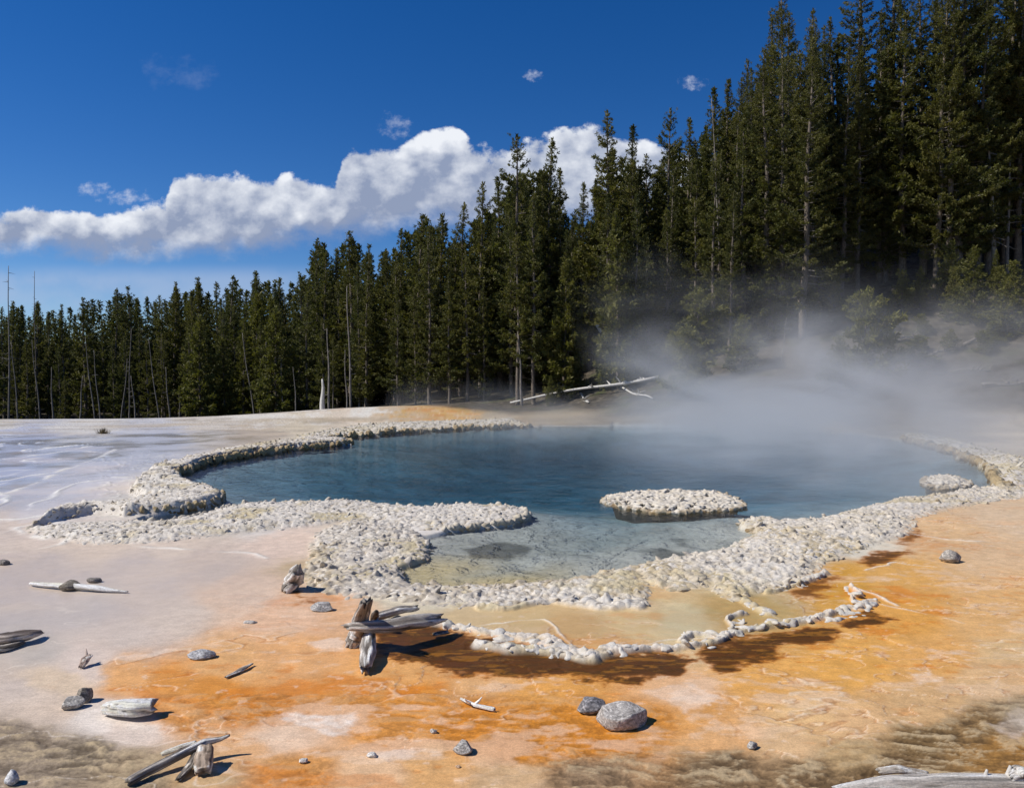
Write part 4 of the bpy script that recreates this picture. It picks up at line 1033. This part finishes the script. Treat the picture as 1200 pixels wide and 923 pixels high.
# single trees that stand out
tree('young', 236, 70, 372, label='light green young pine in front of the dark forest at left', name='young_pine', k=0)
tree('young', 262, 71, 398, label='short young pine close on the right of the light green young pine', name='young_pine', k=1)
tree('young', 662, 52, 306, label='light green pine bushy to the ground behind the pool', name='young_pine', k=1)
tree('young', 325, 66, 362, label='yellowish young pine in front of the dark trees left of the white stump', name='young_pine', k=0)
tree('young', 645, 50.5, 440, H=1.9, label='low yellow green pine bush at the forest edge beside the fallen log', name='pine_bush', k=0)
tree('bush', 716, 51.5, 412, label='small yellow green sapling beside the leaning broken log', name='pine_sapling', k=1, wide=.8)
tree('young', 742, 53, 388, label='dull green young pine right of the leaning broken log', name='young_pine', k=1)
tree('bush', 806, 45, 384, label='yellow green pine bush at the edge of the steam on the slope', name='pine_bush', k=0)
tree('bush', 1012, 41.5, 345, label='big bushy pine standing in the steam on the right slope', name='pine_bush', k=0, wide=.85)
tree('bush', 984, 42.5, 395, label='smaller dull pine bush at the left foot of the big bushy pine', name='pine_bush', k=1)
tree('young', 1140, 46, 290, label='young pine with spreading low boughs under the right edge trees', name='young_pine', k=0, wide=1.2)
tree('bush', 1180, 44, 330, label='green bush above the steam at the right edge', name='pine_bush', k=1, wide=1.2)
tree('bush', 870, 46, 372, label='pale green bush in front of the tallest pine trunk', name='pine_bush', k=1, wide=1.1)

for i, px in enumerate([790, 800, 812, 822, 838, 856, 890, 902, 930, 955, 972, 1060, 1085, 1105, 1125, 1165, 1195]):
    tree('bush' if i % 3 else 'young', px + random.uniform(-8, 8), dist0(px) - random.uniform(1.0, 4.5), H=random.uniform(1.6, 4.2), label='dull green undergrowth pine crowding the forest foot behind the pool', group='undergrowth pines at the forest foot', name='pine_bush', wide=random.uniform(.9, 1.3))

for i in range(16):
    px = random.uniform(1015, 1210)
    tree('bush', px, random.uniform(42.5, 50), H=random.uniform(.7, 1.9), label='low dull shrub on the shaded right slope above the steam', group='low shrubs on the right slope', name='slope_shrub', wide=random.uniform(1.0, 1.5), cat='shrub')

# ------------------------------------------------------------------ dead trees, fallen logs
def dead_tree(px, Y, top, lean_px, r, label, mat='snag', group=None, twigs=10, name='dead_tree', twig_len=.7, wiggle=.03, base_dz=-.3):
    x, y, z = at(px, Y)
    zt = CAM_H + (440.0 - top) / F * Y - z; lx = lean_px / F * Y
    rg = np.random.default_rng(int(px * 7 + top))
    n = 10
    pts = [np.array([lx * (i / n) + wiggle * math.sin(i * .9 + px), wiggle * math.cos(i * .7 + px), base_dz + (zt - base_dz) * i / n]) for i in range(n + 1)]
    tr = tube(pts, [r * (1 - .75 * i / n) for i in range(n + 1)], 8)
    o = thing(name, label, 'dead tree', (x, y, z), group)
    me = mesh_np('trunk', tr[0], [np.array(tr[1]), np.array(tr[2])]); link('trunk', me, M[mat], o)
    if twigs:
        V, Q, _ = tube(pts, [.008] * len(pts), 3, False)
        for k in range(twigs):
            s = rg.uniform(.25, .98); i = min(n - 1, int(s * n)); p = pts[i] * (1 - (s * n - i)) + pts[i + 1] * (s * n - i)
            a = rg.uniform(0, 6.28); L = twig_len * rg.uniform(.5, 1.3) * (1.1 - .6 * s); d = np.array([math.cos(a), math.sin(a), rg.uniform(-.5, .3)])
            v, q, _ = tube([p, p + d * L * .5, p + d * L + np.array([0, 0, rg.uniform(-.2, .2) * L])], [r * .28, r * .18, r * .06], 4, False, len(V)); V += v; Q += q
        link('branchwork', mesh_np('branchwork', V, [np.array(Q)]), M[mat], o)
    return o
dead_tree(10, 76, 312, 2, .10, 'tall bare snag with a few twigs at the left edge above the skyline', twigs=16, twig_len=1.0)
dead_tree(42, 84, 318, 0, .08, 'thin dark dead spire beside the bare snag on the left skyline', mat='bark', twigs=26, twig_len=.5)
dead_tree(378, 55, 444, 0, .24, 'short thick white bleached stump standing behind the white mound', mat='bleached', twigs=3, twig_len=.3, name='dead_tree')
dead_tree(412, 58, 336, -5, .10, 'slim pale pole trunk standing bare behind the white mound', twigs=5, twig_len=.4)
dead_tree(386, 57, 385, -2, .10, 'short grey trunk right beside the white bleached stump', twigs=4, twig_len=.4)
dead_tree(407, 57.5, 410, -3, .07, 'thin grey trunk between the white stump and the pole trunk', twigs=2, twig_len=.4)
dead_tree(849, 51, 118, -17, .065, 'tall bare leaning trunk rising along the slope', twigs=8, twig_len=.5)
dead_tree(861, 49.5, 250, -4, .08, 'shorter bare trunk right of the tall leaning trunk', twigs=8, twig_len=.5)
dead_tree(612, 52, 392, -4, .10, 'grey dead trunk at the forest edge behind the pool', twigs=6, twig_len=.5)
dead_tree(1166, 51, 130, -14, .17, 'pale bare trunk with broken twigs at the right edge slope', twigs=22, twig_len=1.1)
dead_tree(1178, 52, 190, 2, .14, 'grey bare trunk close behind the pale bare trunk at right', twigs=18, twig_len=1.0)
dead_tree(918, 51.5, 200, -3, .15, 'grey trunk standing in front of the tallest pine', twigs=18, twig_len=1.2)
dead_tree(420+495, 46, 372, 6, .045, 'small pale dead stem in the steam below the tallest pine', mat='snag', twigs=7, twig_len=.6)
lean = [(22, 400, -8, 'pale trunk leaning left'), (48, 398, -10, 'thin pale trunk'), (62, 430, -2, 'short pale stub trunk'), (112, 395, -12, 'long pale trunk leaning left'), (118, 410, -8, 'grey pole'), (150, 385, 4, 'upright grey pole'), (140, 420, 10, 'grey pole leaning right'), (160, 440, -6, 'short grey stub'),
        (188, 396, -14, 'pale trunk tilted left'), (200, 430, -6, 'grey stub leaning left'), (210, 455, 0, 'broken pale stump'), (300, 390, -16, 'long tilted trunk'), (312, 400, 0, 'straight pale pole'), (332, 420, -3, 'brownish pole'), (348, 430, -4, 'thin grey pole'), (92, 440, 5, 'low tilted stub')]
for px, top, ln, d in lean:
    Yb = float(np.interp(px, [0, 230, 350], [74, 72, 64]))
    dead_tree(px, Yb, top, ln, .075 if 'stub' not in d else .10, d + ' bare before dark trees ' + place(px), twigs=4, twig_len=.5, group='bare trunks along the forest front')

def fallen(p0, p1, r0, r1, label, mat='snag', twigs=8, seed=1, tl=.8, group=None, name='fallen_tree'):
    p0, p1 = np.array(p0), np.array(p1); rg = np.random.default_rng(seed); n = 9
    base = p0.copy(); d = p1 - p0
    pts = [d * i / n + np.array([0, 0, .08 * math.sin(i * .8 + seed)]) for i in range(n + 1)]
    tr = tube(pts, [r0 + (r1 - r0) * i / n for i in range(n + 1)], 9)
    V, Q, T = list(tr[0]), list(tr[1]), list(tr[2])
    o = thing(name, label, 'fallen tree', tuple(base), group)
    link('trunk', mesh_np('trunk', V, [np.array(Q), np.array(T)]), M[mat], o)
    if twigs:
        V, Q, _ = tube(pts, [.008] * len(pts), 3, False)
        for k in range(twigs):
            s = rg.uniform(.3, 1.0); p = d * s; a = rg.uniform(-1, 1, 3); a[2] = abs(a[2]) * .8; a /= np.linalg.norm(a); L = tl * rg.uniform(.4, 1.2)
            v, q, _ = tube([p, p + a * L * .5, p + a * L + np.array([0, 0, -.1 * L])], [r1 * .7, r1 * .45, r1 * .12], 5, False, len(V)); V += v; Q += q
        link('branchwork', mesh_np('branchwork', V, [np.array(Q)]), M[mat], o)
    return o
def hit(px, py, dz=0.0):
    """point of the photo on the terrain"""
    d = np.array(ray(px, py)); ts = np.linspace(20, 110, 900); q = np.array([0, 0, CAM_H])[None] + d[None] * ts[:, None]
    z = surface(q[:, 0], q[:, 1]); i = np.argmax(q[:, 2] < z)
    if q[i, 2] >= z[i]: i = 300
    return (q[i, 0], q[i, 1], z[i] + dz)
a0, a1 = hit(598, 475, .25), hit(772, 450, .45)
fallen(a0, a1, .06, .10, 'long pale fallen trunk lying along the far bank of the pool', 'bleached', 8, 5, .5)
a0, a1 = hit(742, 444, .1), None
bx, by, bz = a0; fallen(a0, (bx + (700 - 742) / F * by, by + .6, bz + (444 - 382) / F * by), .16, .11, 'broken grey trunk leaning up against the trees behind the pool', 'bleached', 3, 6, .5)
fallen(hit(680, 463, .05), hit(690, 474, .05), .07, .035, 'white root tangle at the butt of the long fallen trunk', 'bleached', 9, 7, .5, name='fallen_tree_root')
fallen(hit(728, 457, .1), hit(765, 470, .1), .06, .04, 'short white branch fallen on the bank right of the root tangle', 'bleached', 4, 8, .6)
for i, (a, b, c, d, lb) in enumerate([(985, 462, 1050, 448, 'grey deadfall below the big bushy pine'), (1060, 425, 1120, 412, 'thin deadfall just right of the big bushy pine'), (1085, 440, 1160, 436, 'long grey deadfall on the bare slope'), (1040, 405, 1075, 396, 'short deadfall above the bare slope'),
                                      (1130, 405, 1200, 380, 'pale log sloping up to the right edge'), (940, 470, 975, 455, 'short grey deadfall in the thick steam'), (1150, 455, 1215, 450, 'low grey log near the right edge in steam'), (890, 405, 925, 380, 'grey deadfall at the foot of the tallest pine'), (660, 425, 700, 410, 'dim log on the dark forest floor behind the pool')]):
    fallen(hit(a, b, .12), hit(c, d, .12), .09, .05, lb, 'snag', 9, 20 + i, .9, 'deadfall on the slope')

# ------------------------------------------------------------------ dry tuft on the flat
def tuft(px, py, r, h, label, n=160, seed=1):
    x, y, z = P(px, py, .05); z = gz1(x, y); rg = np.random.default_rng(seed); V, F_ = [], []
    for k in range(n):
        a = rg.uniform(0, 6.28); q = rg.uniform(0, r * .7); b = np.array([q * math.cos(a), q * math.sin(a), 0]); e = b * 1.5 + np.array([rg.normal(0, .08), rg.normal(0, .08), h * rg.uniform(.5, 1)])
        s = np.array([-math.sin(a), math.cos(a), 0]) * .012; i = len(V); V += [b - s, b + s, e]; F_.append((i, i + 1, i + 2))
    link('dry_grass_tuft', mesh_np('dry_grass_tuft', V, [np.array(F_)], False), M['dry'], loc=(x, y, z), label=label, cat='grass tuft')
tuft(121, 508, .38, .28, 'dry brown grass tuft alone on the white sinter far left')

# ------------------------------------------------------------------ steam
bm = bmesh.new()
bmesh.ops.create_cube(bm, size=1.0)
for v in bm.verts: v.co = (v.co.x * 46 + 17, v.co.y * 38 + 33, v.co.z * 9.0 + 4.52)
me = bpy.data.meshes.new('steam'); bm.to_mesh(me); bm.free()
link('steam', me, M['steam'], kind='stuff')

# ------------------------------------------------------------------ sky, sun, camera
SUN_EL, SUN_AZ = R(46), R(90)     # sun stands to the left of the view
def build_world():
    w = bpy.data.worlds.new('World'); SC.world = w; w.use_nodes = True
    t = NT(w.node_tree); t.n.clear()
    out = t.new('ShaderNodeOutputWorld'); bg = t.new('ShaderNodeBackground'); bg.inputs[1].default_value = .10
    sky = t.new('ShaderNodeTexSky', sky_type='NISHITA'); sky.sun_disc = False; sky.sun_elevation = SUN_EL; sky.sun_rotation = R(-90)
    sky.altitude = 2300; sky.air_density = 1.0; sky.dust_density = .2; sky.ozone_density = 3.0
    hs = t.new('ShaderNodeHueSaturation'); hs.inputs['Saturation'].default_value = 1.36; hs.inputs['Value'].default_value = .95; hs.inputs['Hue'].default_value = .511; t.l.new(sky.outputs[0], hs.inputs['Color'])
    dirv = t.new('ShaderNodeTexCoord').outputs['Generated']
    s = t.new('ShaderNodeSeparateXYZ'); t.l.new(dirv, s.inputs[0])
    yy = t.m('MAXIMUM', s.outputs[1], .02)
    u = t.m('DIVIDE', s.outputs[0], yy); v = t.m('DIVIDE', s.outputs[2], yy)
    front = t.mr(s.outputs[1], .05, .25)
    pxn = t.m('ADD', t.m('MULTIPLY', u, F), 600.0); pyn = t.m('SUBTRACT', 440.0, t.m('MULTIPLY', v, F))
    uv = t.new('ShaderNodeCombineXYZ'); t.put(uv.inputs[0], pxn); t.put(uv.inputs[1], pyn)
    vec = uv.outputs[0]
    def curve(pts):
        # piecewise curve of the cloud outline against azimuth
        n = t.new('ShaderNodeFloatCurve'); cu = n.mapping.curves[0]; n.mapping.use_clip = False
        x0, x1 = -500.0, 1700.0
        P_ = [((a - x0) / (x1 - x0), b / 500.0) for a, b in pts]
        while len(cu.points) < len(P_): cu.points.new(.5, .5)
        for p, q in zip(cu.points, P_): p.location = q; p.handle_type = 'AUTO_CLAMPED'
        n.mapping.update()
        t.put(n.inputs['Value'], t.m('DIVIDE', t.m('SUBTRACT', pxn, x0), x1 - x0))
        return t.m('MULTIPLY', n.outputs[0], 500.0)
    top = curve([(-500,285),(-300,262),(-120,266),(0,253),(60,241),(110,246),(160,242),(198,236),(207,208),(255,200),(300,207),(350,206),(388,212),(402,184),(440,170),(475,166),(505,152),(538,160),(560,178),(600,174),(640,158),(690,154),(760,168),(850,190),(1000,220),(1300,240),(1700,260)])
    bot = curve([(-500,300),(-300,292),(0,297),(60,300),(160,304),(260,299),(330,291),(400,284),(460,272),(520,262),(600,262),(760,258),(1000,262),(1700,290)])
    def nz(scale, off=(0, 0, 0), det=5, ro=.55):
        mp = t.vm('ADD', vec, off)
        return t.m('SUBTRACT', t.noise(t.vm('MULTIPLY', mp, (1, 1.25, 1)), scale, det, ro), .5)
    big = nz(.016, (0, 0, 0), 7, .58)
    def lump(off, scale=.030):
        vo = t.new('ShaderNodeTexVoronoi', feature='SMOOTH_F1'); vo.inputs['Smoothness'].default_value = .6; vo.inputs['Scale'].default_value = scale
        n = t.new('ShaderNodeTexNoise'); n.inputs['Scale'].default_value = .03; n.inputs['Detail'].default_value = 5; t.put(n.inputs['Vector'], vec)
        d = t.vm('ADD', t.vm('ADD', vec, off), t.vm('MULTIPLY', t.vm('SUBTRACT', n.outputs[1], (.5, .5, .5)), (34, 34, 0)))
        t.put(vo.inputs['Vector'], d)
        return vo.outputs[0]
    l0 = lump((0, 0, 0)); 
    edge_t = t.m('ADD', t.m('SUBTRACT', pyn, top), t.m('ADD', t.m('MULTIPLY', big, 44), t.m('MULTIPLY', t.m('ADD', t.m('SUBTRACT', .38, l0), t.m('MULTIPLY', nz(.06, (7, 3, 0), 7, .68), .9)), 28)))
    edge_b = t.m('ADD', t.m('SUBTRACT', bot, pyn), t.m('MULTIPLY', nz(.016, (40, 11, 0), 7, .64), 70))
    den = t.m('MULTIPLY', t.mr(edge_t, -2, 8), t.mr(edge_b, -10, 26))
    # light on the billows: the sun stands left and above
    big2 = nz(.016, (-14, -12, 0), 7, .58); fine1 = nz(.045, (0, 0, 0), 6, .6); fine2 = nz(.045, (-5, -5, 0), 6, .6)
    l1 = lump((-11, -11, 0))
    huge = nz(.0065, (3, 8, 0), 3, .5)
    relief = t.m('ADD', t.m('ADD', t.m('MULTIPLY', t.m('SUBTRACT', big, big2), 1.7), t.m('MULTIPLY', huge, 1.3)), t.m('ADD', t.m('MULTIPLY', t.m('SUBTRACT', l1, l0), .95), t.m('MULTIPLY', t.m('SUBTRACT', fine1, fine2), .3)))
    hrel = t.m('DIVIDE', t.m('SUBTRACT', bot, pyn), t.m('MAXIMUM', t.m('SUBTRACT', bot, top), 20.0))
    shade = t.m('ADD', t.m('ADD', t.mr(t.m('ADD', hrel, t.m('MULTIPLY', big, .9)), .0, 1.25, .0, .74), relief), 0.0, clamp=True)
    cc = t.mix(shade, (2.8, 3.4, 4.9, 1), (8.6, 8.9, 9.5, 1))
    # small loose puffs
    def puff(cx, cy, rx, ry, sc, off, thr=.5):
        a = t.m('DIVIDE', t.m('SUBTRACT', pxn, cx), rx); b = t.m('DIVIDE', t.m('SUBTRACT', pyn, cy), ry)
        r2 = t.m('ADD', t.m('MULTIPLY', a, a), t.m('MULTIPLY', b, b))
        n = nz(sc, off, 6, .65)
        return t.mr(t.m('ADD', t.m('SUBTRACT', .55, t.m('MULTIPLY', r2, .55)), t.m('MULTIPLY', n, 1.9)), .22, 1.0)
    pf = puff(112, 224, 26, 14, .05, (50, 0, 0))
    for a in ((150, 232, 40, 14, .05, (80, 9, 0)), (464, 150, 26, 22, .06, (10, 30, 0)), (625, 92, 16, 9, .07, (3, 0, 0)), (810, 100, 22, 12, .06, (31, 2, 0)), (215, 88, 60, 26, .03, (5, 71, 0))):
        k = puff(*a)
        if a[0] == 215: k = t.m('MULTIPLY', k, .14)
        if a[0] == 464: k = t.m('MULTIPLY', k, .6)
        pf = t.m('MAXIMUM', pf, k)
    pf = t.m('MULTIPLY', pf, .75)
    # thin veil low over the left horizon
    veil = t.m('MULTIPLY', t.m('MULTIPLY', t.mr(pyn, 306, 330), t.mr(pyn, 380, 345)), t.m('MULTIPLY', t.mr(pxn, 560, 260), t.mr(t.m('ADD', nz(.011, (9, 4, 0), 4), .5), .3, .62, .15, .55)))
    c = t.mix(t.m('MULTIPLY', veil, front), hs.outputs[0], (4.2, 5.2, 7.2, 1))
    c = t.mix(t.m('MULTIPLY', pf, front), c, (6.6, 7.2, 8.6, 1))
    c = t.mix(t.m('MULTIPLY', den, front), c, cc)
    t.l.new(c, bg.inputs[0]); t.l.new(bg.outputs[0], out.inputs[0])
    w.cycles.sampling_method = 'MANUAL'; w.cycles.sample_map_resolution = 512
build_world()

sun = bpy.data.lights.new('sun', 'SUN'); sun.energy = 5.0; sun.angle = R(.53); sun.color = (1.0, .955, .88)
so = bpy.data.objects.new('sun', sun); COL.objects.link(so)
sd_ = Vector((math.cos(SUN_EL) * -math.sin(SUN_AZ), math.cos(SUN_EL) * math.cos(SUN_AZ) - .14, math.sin(SUN_EL)))
so.rotation_euler = sd_.to_track_quat('Z', 'Y').to_euler()

cam = bpy.data.cameras.new('camera'); cam.sensor_width = 36; cam.lens = 36 * F / 1200; cam.clip_end = 3000; cam.clip_start = .05
co_ = bpy.data.objects.new('camera', cam); COL.objects.link(co_)
co_.location = (0, 0, CAM_H); co_.rotation_euler = (R(90) - PITCH, 0, 0)
SC.camera = co_

SC.view_settings.view_transform = 'Standard'; SC.view_settings.look = 'None'; SC.view_settings.exposure = 0; SC.view_settings.gamma = 1
cy = SC.cycles
cy.max_bounces = 6; cy.diffuse_bounces = 3; cy.glossy_bounces = 3; cy.transmission_bounces = 4; cy.volume_bounces = 1; cy.transparent_max_bounces = 12
cy.volume_step_rate = .4; cy.volume_max_steps = 160
cy.use_denoising = True
try: cy.denoiser = 'OPENIMAGEDENOISE'
except Exception: pass
cy.sample_clamp_indirect = 6
cy.caustics_reflective = False; cy.caustics_refractive = False
print('trees', ntree)
